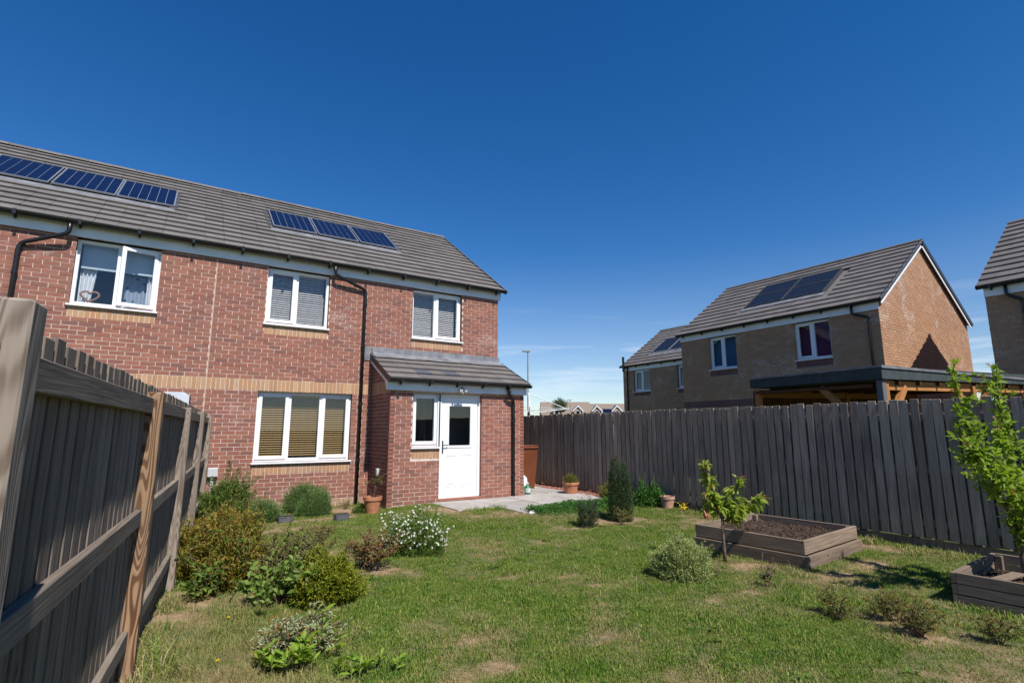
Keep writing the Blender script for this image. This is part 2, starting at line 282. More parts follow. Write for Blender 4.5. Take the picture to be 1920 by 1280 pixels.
# ------------------------------------------------------------------ mesh helpers
class MB:
    def __init__(s): s.v = []; s.f = []; s.mi = []
    def quad(s, a, b, c, d, mi=0):
        k = len(s.v); s.v += [tuple(a), tuple(b), tuple(c), tuple(d)]; s.f.append((k, k + 1, k + 2, k + 3)); s.mi.append(mi)
    def tri(s, a, b, c, mi=0):
        k = len(s.v); s.v += [tuple(a), tuple(b), tuple(c)]; s.f.append((k, k + 1, k + 2)); s.mi.append(mi)
    def box(s, x0, x1, y0, y1, z0, z1, T=None, mi=0):
        k = len(s.v); P = [(x, y, z) for z in (z0, z1) for y in (y0, y1) for x in (x0, x1)]
        if T is not None: P = [tuple(T @ Vector(q)) for q in P]
        s.v += P
        F = [(0, 2, 3, 1), (4, 5, 7, 6), (0, 1, 5, 4), (2, 6, 7, 3), (0, 4, 6, 2), (1, 3, 7, 5)]
        if T is not None and T.determinant() < 0: F = [f[::-1] for f in F]
        for f in F:
            s.f.append(tuple(k + i for i in f)); s.mi.append(mi)
        return s
    def cbox(s, x0, x1, y0, y1, z0, z1, c=0.004, T=None, mi=0):
        """box with small chamfers on its edges (24 verts)"""
        k = len(s.v); idx = {}
        X, Y, Z = (x0, x1), (y0, y1), (z0, z1); P = []
        for a in range(3):
            for i in (0, 1):
                for j in (0, 1):
                    for l in (0, 1):
                        q = [X[i], Y[j], Z[l]]; sg = (1 - 2 * i, 1 - 2 * j, 1 - 2 * l)
                        for b in range(3):
                            if b != a: q[b] += sg[b] * c
                        idx[(a, i, j, l)] = k + len(P); P.append(tuple(q))
        if T is not None: P = [tuple(T @ Vector(q)) for q in P]
        s.v += P
        fl = []
        for a in range(3):
            for e in (0, 1):
                cyc = [(0, 0), (1, 0), (1, 1), (0, 1)]; o = []
                for (m, n_) in cyc:
                    t = [0, 0, 0]; t[a] = e; t[(a + 1) % 3] = m; t[(a + 2) % 3] = n_; o.append(idx[(a, *t)])
                fl.append(o if e else o[::-1])
        for a in range(3):       # edges along axis a
            b, d = (a + 1) % 3, (a + 2) % 3
            for m in (0, 1):
                for n_ in (0, 1):
                    def I(face, e):
                        t = [0, 0, 0]; t[a] = e; t[b] = m; t[d] = n_; return idx[(face, *t)]
                    o = [I(b, 0), I(d, 0), I(d, 1), I(b, 1)]
                    fl.append(o if (m ^ n_) == 0 else o[::-1])
        for i in (0, 1):
            for j in (0, 1):
                for l in (0, 1):
                    o = [idx[(0, i, j, l)], idx[(1, i, j, l)], idx[(2, i, j, l)]]
                    fl.append(o if (i + j + l) % 2 == 1 else o[::-1])
        for f in fl: s.f.append(tuple(f)); s.mi.append(mi)
        return s
    def tube(s, pts, r, seg=8, mi=0, cap=True):
        pts = [Vector(p) for p in pts]; rr = r if isinstance(r, (list, tuple)) else [r] * len(pts)
        k0 = len(s.v); up = None
        for i, p in enumerate(pts):
            d = (pts[min(i + 1, len(pts) - 1)] - pts[max(i - 1, 0)]).normalized()
            if up is None: up = Vector((0, 0, 1)) if abs(d.z) < 0.9 else Vector((1, 0, 0))
            a = d.cross(up).normalized(); up = a.cross(d).normalized()
            for q in range(seg):
                t = 2 * math.pi * q / seg; s.v.append(tuple(p + (a * math.cos(t) + up * math.sin(t)) * rr[i]))
        for i in range(len(pts) - 1):
            for q in range(seg):
                a_, b_ = k0 + i * seg + q, k0 + i * seg + (q + 1) % seg
                s.f.append((a_, b_, b_ + seg, a_ + seg)); s.mi.append(mi)
        if cap:
            s.f.append(tuple(k0 + q for q in reversed(range(seg)))); s.mi.append(mi)
            e = k0 + (len(pts) - 1) * seg; s.f.append(tuple(e + q for q in range(seg))); s.mi.append(mi)
        return s
    def lathe(s, prof, c=(0, 0, 0), seg=24, mi=0):
        k0 = len(s.v)
        for (r_, z) in prof:
            for q in range(seg):
                t = 2 * math.pi * q / seg; s.v.append((c[0] + r_ * math.cos(t), c[1] + r_ * math.sin(t), c[2] + z))
        for i in range(len(prof) - 1):
            for q in range(seg):
                a, b = k0 + i * seg + q, k0 + i * seg + (q + 1) % seg
                s.f.append((a, b, b + seg, a + seg)); s.mi.append(mi)
        return s
    def prism(s, poly, a, b, axis=0, mi=0):
        """extrude a 2-D polygon (other two axes in order) along an axis from a to b"""
        k = len(s.v); n = len(poly)
        for e in (a, b):
            for p in poly:
                q = list(p); q.insert(axis, e); s.v.append(tuple(q))
        s.f.append(tuple(k + i for i in range(n))); s.f.append(tuple(k + n + i for i in reversed(range(n)))); s.mi += [mi, mi]
        for i in range(n):
            j = (i + 1) % n; s.f.append((k + j, k + i, k + n + i, k + n + j)); s.mi.append(mi)
        return s
    def mesh(s, name, mats, smooth=False):
        me = bpy.data.meshes.new(name); me.from_pydata(s.v, [], s.f)
        for m in (mats if isinstance(mats, (list, tuple)) else [mats]): me.materials.append(m)
        me.polygons.foreach_set('material_index', s.mi)
        if smooth: me.polygons.foreach_set('use_smooth', [True] * len(me.polygons))
        me.update(); return me
    def build(s, name, mats, parent=None, loc=(0, 0, 0), smooth=False, kind=None):
        return link(name, s.mesh(name, mats, smooth), parent, loc, kind)

def link(name, me, parent=None, loc=(0, 0, 0), kind=None, mat=None):
    o = bpy.data.objects.new(name, me); COL.objects.link(o)
    if parent is not None: o.parent = parent
    if mat is not None: o.matrix_local = mat
    else: o.location = loc
    if kind: o['kind'] = kind
    return o

def tag(o, label, cat, group=None, kind=None):
    o['label'] = label; o['category'] = cat
    if group: o['group'] = group
    if kind: o['kind'] = kind
    return o
def thing(name, label, cat, loc=(0, 0, 0), rz=0.0, group=None):
    o = bpy.data.objects.new(name, None); COL.objects.link(o); o.location = loc; o.rotation_euler = (0, 0, rz); o.empty_display_size = 0.1
    return tag(o, label, cat, group)
def np_mesh(name, V, F, mat, flat=True):
    me = bpy.data.meshes.new(name); V = np.asarray(V, np.float32); F = np.asarray(F, np.int32)
    me.vertices.add(len(V)); me.vertices.foreach_set('co', V.ravel())
    nf, k = F.shape; me.loops.add(nf * k); me.loops.foreach_set('vertex_index', F.ravel())
    me.polygons.add(nf); me.polygons.foreach_set('loop_start', np.arange(0, nf * k, k, dtype=np.int32))
    me.update(calc_edges=True); me.validate()
    if flat: me.shade_flat()
    for m in (mat if isinstance(mat, (list, tuple)) else [mat]): me.materials.append(m)
    return me

# ------------------------------------------------------------------ ground
def fnoise(x, y, s, seed=0):
    """cheap smooth value noise"""
    x = x * s + seed * 17.3; y = y * s + seed * 7.7
    xi = np.floor(x); yi = np.floor(y); fx = x - xi; fy = y - yi; fx = fx * fx * (3 - 2 * fx); fy = fy * fy * (3 - 2 * fy)
    def h(a, b): return np.modf(np.abs(np.sin(a * 127.1 + b * 311.7 + seed) * 43758.5453))[0]
    return (h(xi, yi) * (1 - fx) + h(xi + 1, yi) * fx) * (1 - fy) + (h(xi, yi + 1) * (1 - fx) + h(xi + 1, yi + 1) * fx) * fy
DRY_SPOTS = [(3.92, -6.29, 0.30, 0.10, 1.0), (4.4, -6.58, 0.45, 0.07, 0.7), (4.47, -7.03, 0.13, 0.11, 0.9), (4.27, -7.27, 0.13, 0.12, 0.95), (4.07, -7.48, 0.14, 0.12, 0.95), (3.88, -7.70, 0.14, 0.12, 1.0), (3.75, -7.95, 0.20, 0.13, 0.9), (2.85, -7.57, 0.24, 0.12, 0.9), (2.58, -8.02, 0.35, 0.12, 0.75), (2.87, -5.03, 0.2, 0.12, 0.6),
             (5.2, -2.1, 0.9, 0.35, 0.75), (4.3, -2.3, 0.35, 0.2, 0.7), (6.3, -3.1, 0.8, 0.3, 0.6), (7.2, -4.5, 0.5, 0.3, 0.8), (8.7, -5.2, 0.35, 0.6, 0.9), (8.7, -7.6, 0.25, 1.0, 0.85), (7.6, -8.05, 1.0, 0.16, 0.85),
             (1.0, -6.0, 0.30, 0.8, 0.75), (1.2, -7.4, 0.35, 0.8, 0.75), (2.2, -4.1, 0.35, 0.25, 0.75), (5.7, -9.2, 0.3, 0.3, 0.6), (5.0, -9.6, 0.3, 0.2, 0.4), (2.4, -2.2, 0.5, 0.25, 0.55), (5.5, -7.9, 0.4, 0.15, 0.5), (6.3, -7.3, 0.3, 0.2, 0.6), (1.9, -6.9, 0.3, 0.4, 0.5), (2.76, -5.25, 0.28, 0.2, 1.0), (5.62, -9.2, 0.34, 0.25, 1.0), (5.80, -8.95, 0.25, 0.2, 0.95), (1.62, -5.7, 0.3, 0.3, 0.9), (2.1, -5.0, 0.3, 0.4, 0.9), (1.69, -7.04, 0.3, 0.22, 0.95), (3.0, -1.5, 0.55, 0.16, 0.95), (3.7, -0.8, 0.4, 0.25, 0.95), (6.9, -4.6, 0.35, 0.15, 0.95), (6.5, -4.6, 0.2, 0.15, 0.9)]
def dryness(x, y):
    d = np.zeros_like(x)
    for (cx, cy, sx, sy, a) in DRY_SPOTS: d = np.maximum(d, a * np.exp(-(((x - cx) / sx) ** 2 + ((y - cy) / sy) ** 2)))
    n = 0.42 * fnoise(x, y, 1.3, 1) + 0.33 * fnoise(x, y, 3.7, 2) + 0.25 * fnoise(x, y, 9, 3)
    return np.clip(d * (0.75 + 0.7 * (n - 0.4)) + np.clip((n - 0.455) * 2.1, 0, 0.5), 0, 1)

def ground_mat():
    n = NB('lawn_soil'); a = n.n('Attribute', attribute_name='dry'); p = n.pos()
    f = n.noise(p, 45, 5, 0.7); f2 = n.noise(p, 9, 5, 0.65)
    g = n.ramp(f, [(0.3, (0.075, 0.085, 0.032)), (0.7, (0.17, 0.155, 0.07))])
    d = n.ramp(f2, [(0.3, (0.21, 0.14, 0.085)), (0.7, (0.38, 0.26, 0.165))])
    col = n.mix(n.rng(a.outputs['Fac'], 0.15, 0.75), g, d); n.bump(f, 0.6, 0.02); return n.fin(col, 0.95, 0.1)
xs = np.linspace(0.0, 9.3, 190); ys = np.linspace(-13.5, 3.0, 330)
def ground_z(x, y):
    x = np.asarray(x, float); y = np.asarray(y, float)
    z = 0.018 * (fnoise(x, y, 0.9, 5) - 0.5) + 0.008 * (fnoise(x, y, 5, 6) - 0.5); e = np.minimum(np.minimum(x, 9.3 - x) / 0.3, 1).clip(0, 1)
    dx = np.maximum(np.maximum(5.28 - x, x - 8.8), 0); dy = np.maximum(-3.2 - y, 0); d2 = np.hypot(dx, dy)   # the ground rises gently to the patio
    t = np.clip(1 - d2 / 1.5, 0, 1); return z * e + 0.066 * t * t * (3 - 2 * t)
gx, gy = np.meshgrid(xs, ys); gz = ground_z(gx, gy)
V = np.stack([gx.ravel(), gy.ravel(), gz.ravel()], 1); nx, ny = len(xs), len(ys)
I = (np.arange(ny - 1)[:, None] * nx + np.arange(nx - 1)[None]).ravel()
me = np_mesh('lawn', V, np.stack([I, I + 1, I + nx + 1, I + nx], 1), ground_mat(), False)
at = me.attributes.new('dry', 'FLOAT', 'POINT'); at.data.foreach_set('value', dryness(V[:, 0], V[:, 1]).astype(np.float32))
lawn = link('lawn', me, kind='structure'); lawn['label'] = 'patchy green and straw coloured garden lawn'
def far_ground_mat():
    n = NB('far_grass'); p = n.pos(); f = n.noise(p, 0.4, 6, 0.6); return n.fin(n.ramp(f, [(0.3, (0.05, 0.075, 0.025)), (0.7, (0.11, 0.11, 0.05))]), 0.95, 0.1)
b = MB(); b.quad((-800, -800, -0.06), (1200, -800, -0.06), (1200, 1200, -0.06), (-800, 1200, -0.06))
g = b.build('ground', far_ground_mat(), kind='structure')

# ------------------------------------------------------------------ brick walls
BR_L, BR_H, JT = 0.215, 0.065, 0.010
def frame(O, U, N):
    """local (u, out, z) -> world"""
    U = Vector(U); N = Vector(N); T = Matrix.Identity(4)
    for i in range(3): T[i][0] = U[i]; T[i][1] = N[i]; T[i][2] = (0, 0, 1)[i]; T[i][3] = O[i]
    return T
def minus(iv, cuts):
    out = [iv]
    for (a, b_) in cuts:
        nxt = []
        for (p, q) in out:
            if b_ <= p or a >= q: nxt.append((p, q)); continue
            if a > p: nxt.append((p, a))
            if b_ < q: nxt.append((b_, q))
        out = nxt
    return out
def lay(W, H, openings, soldiers, ulim=None, plinth=0, phase=0.0, zstart=0.0):
    """bricks as (u0,u1,z0,z1,kind)"""
    B = []; k = int(round(zstart / 0.075))
    while (k + 1) * 0.075 <= H + 0.03:
        z0 = k * 0.075 + 0.005; z1 = z0 + BR_H; lo, hi = (0, W) if ulim is None else ulim(z1)
        if hi - lo > 0.05:
            cuts = [(o[0], o[1]) for o in openings + soldiers if o[2] < z1 - 0.01 and o[3] > z0 + 0.01]
            for (p, q) in minus((lo, hi), cuts):
                j = math.floor((p - phase) / 0.225) * 0.225 + phase + (0.1125 if k % 2 else 0) - 0.225
                while j < q:
                    u0, u1 = max(j + 0.005, p + (0.003 if p > lo else 0)), min(j + 0.22, q - (0.003 if q < hi else 0))
                    if u1 - u0 > 0.03: B.append((u0, u1, z0, z1, 'plinth' if k < plinth else 'wall'))
                    j += 0.225
        k += 1
    for (a, b_, z0, z1) in soldiers:
        m = max(1, round((b_ - a) / 0.075)); st = (b_ - a) / m
        for i in range(m): B.append((a + i * st + 0.005, a + (i + 1) * st - 0.005, z0 + 0.005, z1 - 0.005, 'soldier'))
    return B
PROUD = 0.0045
def bricks_joined(B, T, name, mats, parent):
    """mats: dict kind -> material; one stuff mesh"""
    kinds = list(mats); B = [x for x in B]; n = len(B)
    if not n: return None
    A = np.array([x[:4] for x in B]); pr = PROUD + rng.normal(0, 0.0012, n); V = np.zeros((n, 8, 3)); c = 0
    for zi in (2, 3):
        for wi in (0, 1):
            for ui in (0, 1):
                V[:, c, 0] = A[:, ui]; V[:, c, 1] = -0.02 if wi == 0 else pr; V[:, c, 2] = A[:, zi]; c += 1
    V += rng.normal(0, 0.0007, (n, 1, 3)) * np.array([1, 0, 1])
    # idx: 0:(u0,in,z0)1:(u1,in,z0)2:(u0,out,z0)3:(u1,out,z0)4..7 top
    F1 = np.array([(2, 6, 7, 3), (0, 4, 6, 2), (1, 3, 7, 5), (4, 5, 7, 6), (0, 2, 3, 1)])
    Tm = np.array(T); VW = V.reshape(-1, 3) @ Tm[:3, :3].T + Tm[:3, 3]
    if np.linalg.det(Tm[:3, :3]) > 0: F1 = F1[:, ::-1]
    F = (np.arange(n)[:, None, None] * 8 + F1[None]).reshape(-1, 4)
    me = np_mesh(name, VW, F, [mats[k] for k in kinds])
    me.polygons.foreach_set('material_index', np.repeat([kinds.index(x[4]) for x in B], 5).astype(np.int32))
    return link(name, me, parent, kind='stuff')
def mortar_wall(W, H, openings, T, name, mats, parent, reveal=0.09, ulim=None, apex=None):
    """front sheet with real openings and reveals; apex=(u,z) adds a gable triangle"""
    us = sorted({0, W, *[o[0] for o in openings], *[o[1] for o in openings]}); zs = sorted({0, H, *[o[2] for o in openings], *[min(o[3], H) for o in openings]})
    b = MB(); P = lambda u, w_, z: T @ Vector((u, w_, z))
    flip = T.to_3x3().determinant() > 0
    def q(a, b_, c, d, mi=0): b.quad(*((a, b_, c, d) if not flip else (d, c, b_, a)), mi=mi)
    for i in range(len(us) - 1):
        for j in range(len(zs) - 1):
            uc, zc = (us[i] + us[i + 1]) / 2, (zs[j] + zs[j + 1]) / 2
            if any(o[0] < uc < o[1] and o[2] < zc < o[3] for o in openings): continue
            q(P(us[i + 1], 0, zs[j]), P(us[i], 0, zs[j]), P(us[i], 0, zs[j + 1]), P(us[i + 1], 0, zs[j + 1]))
    for (a, c, z0, z1) in openings:
        z1 = min(z1, H)
        f = 0.004
        q(P(a, -reveal, z0), P(a, f, z0), P(a, f, z1), P(a, -reveal, z1), 1); q(P(c, f, z0), P(c, -reveal, z0), P(c, -reveal, z1), P(c, f, z1), 1)
        q(P(a, f, z1), P(c, f, z1), P(c, -reveal, z1), P(a, -reveal, z1), 1); q(P(a, -reveal, z0), P(c, -reveal, z0), P(c, f, z0), P(a, f, z0), 1)
    if apex: b.tri(*[P(*t) for t in ([(W, 0, H), (0, 0, H), (apex[0], 0, apex[1])] if not flip else [(apex[0], 0, apex[1]), (0, 0, H), (W, 0, H)])])
    return b.build(name, mats, parent)

# ------------------------------------------------------------------ windows
def window(parent, T, u0, u1, z0, z1, lights, sill=True, rev=0.09, name='window', glass='glass', fw=0.055, room=1.2, open_light=None):
    """lights: list of (fraction0, fraction1, has_sash). Frame sits rev behind the wall face."""
    y0, y1 = -rev - 0.07, -rev
    b = MB(); sb = 0.0
    b.cbox(u0, u0 + fw, y0, y1, z0, z1, 0.004, T); b.cbox(u1 - fw, u1, y0, y1, z0, z1, 0.004, T)
    b.cbox(u0 + fw, u1 - fw, y0, y1, z1 - fw, z1, 0.004, T); b.cbox(u0 + fw, u1 - fw, y0, y1, z0, z0 + fw + 0.01, 0.004, T)
    W = u1 - u0
    for (a, c, s_) in lights[:-1]:
        m = u0 + c * W; b.cbox(m - 0.034, m + 0.034, y0 + 0.002, y1 - 0.001, z0 + fw, z1 - fw, 0.004, T)
    wo = b.build(name, M['white'], parent)
    for i, (a, c, s_) in enumerate(lights):
        p = u0 + a * W + (fw if a == 0 else 0.034); q = u0 + c * W - (fw if c == 1 else 0.034); lo, hi = z0 + fw + 0.01, z1 - fw
        if s_:
            d = 0.048; s2 = MB(); off = 0.016; TT = T
            if open_light == i:      # hung on its far edge and pushed a little way out
                TT = T @ Matrix.Translation((q, y1, 0)) @ Matrix.Rotation(R(-13), 4, 'Z') @ Matrix.Translation((-q, -y1, 0))
            s2.cbox(p - 0.018, p + d, y1 - 0.045, y1 + off, lo - 0.018, hi + 0.018, 0.005, TT); s2.cbox(q - d, q + 0.018, y1 - 0.045, y1 + off, lo - 0.018, hi + 0.018, 0.005, TT)
            s2.cbox(p + d, q - d, y1 - 0.045, y1 + off - 0.001, hi - d, hi + 0.018, 0.005, TT); s2.cbox(p + d, q - d, y1 - 0.045, y1 + off - 0.001, lo - 0.018, lo + d, 0.005, TT)
            s2.build('sash', M['white'], wo); p += d; q -= d; lo += d; hi -= d
        else: TT = T
        g_ = MB(); P = lambda u, z: TT @ Vector((u, y1 - 0.028, z))
        pts = [P(p, lo), P(q, lo), P(q, hi), P(p, hi)]
        g_.quad(*(pts if T.to_3x3().determinant() < 0 else pts[::-1])); g_.build('pane', M[glass], wo)
    if sill:
        s3 = MB(); s3.cbox(u0 - 0.03, u1 + 0.03, y1 - 0.02, 0.055, z0 - 0.032, z0 - 0.004, 0.004, T); s3.build('sill', M['white'], wo)
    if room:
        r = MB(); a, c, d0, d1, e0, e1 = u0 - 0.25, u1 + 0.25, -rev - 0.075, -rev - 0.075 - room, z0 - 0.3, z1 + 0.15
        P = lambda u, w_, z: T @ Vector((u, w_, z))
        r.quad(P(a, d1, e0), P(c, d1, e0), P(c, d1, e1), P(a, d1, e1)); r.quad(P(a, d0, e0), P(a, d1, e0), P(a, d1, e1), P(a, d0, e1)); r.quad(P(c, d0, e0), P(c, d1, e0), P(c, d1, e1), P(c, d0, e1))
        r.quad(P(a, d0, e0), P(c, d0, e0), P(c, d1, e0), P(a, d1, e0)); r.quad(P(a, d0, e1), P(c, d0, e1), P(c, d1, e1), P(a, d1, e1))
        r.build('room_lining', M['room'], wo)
    return wo
def blind(parent, T, u0, u1, z0, z1, mat, depth=0.24, pitch=0.0445, tilt=26, head=True):
    bm = MB(); bm.cbox(u0, u1, -depth - 0.03, -depth + 0.03, z1 - 0.03, z1 + 0.02, 0.003, T)
    for uu in (u0 + 0.12, (u0 + u1) / 2, u1 - 0.12): bm.box(uu - 0.0015, uu + 0.0015, -depth - 0.001, -depth + 0.002, z0, z1, T)
    br = bm.build('blind', mat, parent)
    sl = MB(); wdt = 0.050; h = wdt / 2
    sl.box(-(u1 - u0) / 2, (u1 - u0) / 2, -h, h, -0.0015, 0.0015); me = sl.mesh('slat', mat)
    z = z1 - 0.055
    while z > z0 + 0.02:
        mt = T @ Matrix.Translation(((u0 + u1) / 2, -depth, z)) @ Matrix.Rotation(R(-tilt + random.uniform(-1.5, 1.5)), 4, 'X')
        link('slat', me, br, mat=mt); z -= pitch
    return br

# ------------------------------------------------------------------ roofs
def tile_mesh(mat, wdt=0.33, gauge=0.31, name='roof_tile'):
    """local: x across, y up the slope, z off the slope; nose at y=0"""
    b = MB(); a = wdt / 2 - 0.0018; L_ = gauge + 0.045
    V = [(-a, -0.012, 0.018), (a, -0.012, 0.018), (-a, -0.012, 0.052), (a, -0.012, 0.052), (-a, L_, -0.006), (a, L_, -0.006), (-a, L_, 0.010), (a, L_, 0.010), (-a, 0.006, 0.053), (a, 0.006, 0.053)]
    b.v = V; b.f = [(0, 1, 3, 2), (2, 3, 9, 8), (8, 9, 7, 6), (4, 6, 7, 5), (0, 4, 5, 1), (0, 2, 8, 6, 4), (1, 5, 7, 9, 3)]; b.mi = [0] * 7
    return b.mesh(name, mat)
def roof_slope(parent, T, W, nrows, mat, gauge=0.31, wdt=0.33, skip=lambda u, v: False, limit=300, special=None, prefer=None):
    """T: local (u across, v up slope, n normal). tiles as parts, surplus joined"""
    me = tile_mesh(mat, wdt, gauge); spots = []
    ncol = int(math.ceil(W / wdt - 0.01))
    for r_ in range(nrows):
        for c in range(ncol):
            u = (c + 0.5) * wdt; v = r_ * gauge
            if u - wdt / 2 > W - 0.05 or skip(u, v): continue
            spots.append((u, v, r_, c))
    if prefer: spots.sort(key=lambda s_: prefer(T @ Vector((s_[0], s_[1], 0))))
    rest = []
    for i, (u, v, r_, c) in enumerate(spots):
        jit = Matrix.Translation((u + random.uniform(-0.002, 0.002), v + random.uniform(-0.003, 0.003), random.uniform(0, 0.003))) @ Matrix.Rotation(random.uniform(-0.003, 0.003), 4, 'Z')
        mt = T @ jit
        if special and special(r_, c, u): link('vent_tile', special(r_, c, u), parent, mat=mt); continue
        if i < limit: link('roof_tile', me, parent, mat=mt)
        else: rest.append(mt)
    if rest:
        b = MB()
        for mt in rest:
            k = len(b.v); b.v += [tuple(mt @ v.co) for v in me.vertices]
            for p_ in me.polygons: b.f.append(tuple(k + i for i in p_.vertices)); b.mi.append(0)
        b.build('tile_field', mat, parent, kind='stuff')
def ridge(parent, P0, P1, mat, r=0.12, step=0.45):
    P0, P1 = Vector(P0), Vector(P1); d = (P1 - P0); n = max(1, round(d.length / step)); st = d.length / n; d.normalize(); side = Vector((0, 0, 1)).cross(d).normalized()
    b = MB(); seg = 7; prof = []
    for e in (0.0, st - 0.006):
        for q in range(seg):
            t = math.pi * (q / (seg - 1)); b.v.append((e, r * math.cos(t), 0.62 * r * math.sin(t) - 0.02 + (0.004 if e == 0 else 0)))
    for e in (0.0, st - 0.006):
        for q in range(seg):
            t = math.pi * (q / (seg - 1)); b.v.append((e, (r - 0.02) * math.cos(t), 0.62 * (r - 0.02) * math.sin(t) - 0.022))
    for q in range(seg - 1):
        b.f.append((q, q + seg, q + seg + 1, q + 1)); b.f.append((2 * seg + q, q, q + 1, 2 * seg + q + 1)); b.f.append((3 * seg + q, 3 * seg + q + 1, q + seg + 1, q + seg))
    b.mi = [0] * len(b.f); me = b.mesh('ridge_tile', mat)
    T = Matrix.Identity(4)
    for i in range(3): T[i][0] = d[i]; T[i][1] = side[i]; T[i][2] = (0, 0, 1)[i]
    for i in range(n):
        link('ridge_tile', me, parent, mat=Matrix.Translation(P0 + d * (i * st)) @ T @ Matrix.Translation((0, 0, random.uniform(-0.004, 0.004))))
def gutter(parent, T, u0, u1, z, out0, name='gutter', brackets=0.8, r=0.066):
    """half-round gutter along u; T local (u,out,z)"""
    b = MB(); seg = 8; k = 0
    for rr in (r, r - 0.006):
        for u in (u0, u1):
            for q in range(seg + 1):
                t = math.pi * q / seg; b.v.append(tuple(T @ Vector((u, out0 + r + rr * math.cos(t), z - rr * math.sin(t)))))
    s = seg + 1
    for q in range(seg):
        b.f += [(q, q + 1, s + q + 1, s + q), (2 * s + q, 3 * s + q, 3 * s + q + 1, 2 * s + q + 1)]
    for e in (0, s): b.f.append(tuple(e + q for q in range(s)))
    b.f += [(0, s, 3 * s, 2 * s), (seg, 2 * s + seg, 3 * s + seg, s + seg)]
    b.mi = [0] * len(b.f); g_ = b.build(name, M['black'], parent)
    u = u0 + 0.25
    bb = MB(); bb.box(-0.02, 0.02, -0.005, 2 * r + 0.008, -r - 0.012, -r + 0.015); bb.box(-0.018, 0.018, -0.004, 0.03, -r - 0.05, -r - 0.012); bb.box(-0.022, 0.022, 2 * r - 0.004, 2 * r + 0.010, -r, 0.012)
    me = bb.mesh('gutter_bracket', M['black'])
    while u < u1:
        link('gutter_bracket', me, g_, mat=T @ Matrix.Translation((u, out0, z))); u += brackets
    return g_
def smooth_path(P, r=0.06):
    out = [Vector(P[0])]
    for i in range(1, len(P) - 1):
        p = Vector(P[i]); a = (Vector(P[i - 1]) - p); c = (Vector(P[i + 1]) - p); ra = min(r, a.length * 0.45); rc = min(r, c.length * 0.45); A = p + a.normalized() * ra; C = p + c.normalized() * rc
        for t in (0, 0.33, 0.67, 1): out.append(A.lerp(p, t).lerp(p.lerp(C, t), t))
    out.append(Vector(P[-1])); return out
def downpipe(parent, P, r=0.034, clips=()):
    b = MB(); b.tube(smooth_path(P, 0.07), r, 12); o = b.build('downpipe', M['black'], parent, smooth=True)
    for (x, y, z) in clips:
        c = MB(); c.lathe([(r, -0.03), (r + 0.008, -0.03), (r + 0.008, 0.03), (r, 0.03)], (x, y, z), 12); c.build('pipe_clip', M['black'], o)
    return o
def slope_T(O, U, V):
    U = Vector(U).normalized(); V = Vector(V).normalized(); N = U.cross(V); T = Matrix.Identity(4)
    for i in range(3): T[i][0] = U[i]; T[i][1] = V[i]; T[i][2] = N[i]; T[i][3] = O[i]
    return T
def solar_panel(parent, T, u0, u1, v0, v1, cols, rows, cell, back, lift=0.055, frame_m='pvframe'):
    b = MB(); f = 0.022
    for (a, c, d, e) in ((u0, u1, v0, v0 + f), (u0, u1, v1 - f, v1), (u0, u0 + f, v0 + f, v1 - f), (u1 - f, u1, v0 + f, v1 - f)): b.box(a, c, d, e, lift, lift + 0.032, T)
    o = b.build('solar_panel', M[frame_m], parent)
    k = MB(); k.box(u0 + f - 0.002, u1 - f + 0.002, v0 + f - 0.002, v1 - f + 0.002, lift + 0.006, lift + 0.018, T); k.build('backsheet', M[back], o)
    c = MB(); cw = (u1 - u0 - 2 * f) / cols; ch = (v1 - v0 - 2 * f) / rows
    for i in range(cols):
        for j in range(rows): c.box(u0 + f + i * cw + 0.0035, u0 + f + (i + 1) * cw - 0.0035, v0 + f + j * ch + 0.0012, v0 + f + (j + 1) * ch - 0.0012, lift + 0.018, lift + 0.022, T)
    c.build('cells', M[cell], o, kind='stuff'); return o

# ------------------------------------------------------------------ the main house (semi-detached pair seen from its garden)
HX0, HX1, HY1 = -3.5, 7.53, 7.37
house = thing('brick_house', 'long red brick house with white porch door and two rows of blue solar panels', 'house')
Tf = frame((HX0, 0, 0), (1, 0, 0), (0, -1, 0))
u = lambda x: x - HX0
EAVE_Z = 4.75
openF = [(u(-0.826), u(0.384), 3.585, 4.8), (u(2.165), u(3.375), 3.585, 4.8), (u(5.244), u(6.51), 3.585, 4.8), (u(2.147), u(3.957), 0.90, 2.25)]
soldF = [(0, u(1.264), 2.25, 2.475), (u(1.276), u(4.30), 2.25, 2.475), (u(-0.826), u(0.384), 3.36, 3.585), (u(2.165), u(3.375), 3.36, 3.585), (u(5.244), u(6.51), 3.36, 3.585), (u(2.147), u(3.957), 0.675, 0.90)]
XP0, XP1, PY = 4.3785, 7.53, -1.155
nobrick = [(u(XP0), u(XP1), 0, 3.02), (u(1.264), u(1.276), 0, 4.8)]
Bf = lay(u(HX1), EAVE_Z + 0.05, openF + nobrick, soldF, plinth=2, phase=0.03)
wall = mortar_wall(u(HX1), EAVE_Z + 0.26, openF, Tf, 'wall', [M['mortar'], M['red']], house)
mj = MB(); mj.box(1.2655, 1.2745, -0.006, 0.001, 0, EAVE_Z); mj.build('movement_joint', plain('joint_sealant', (0.46, 0.31, 0.225), 0.8, 0.2), wall)
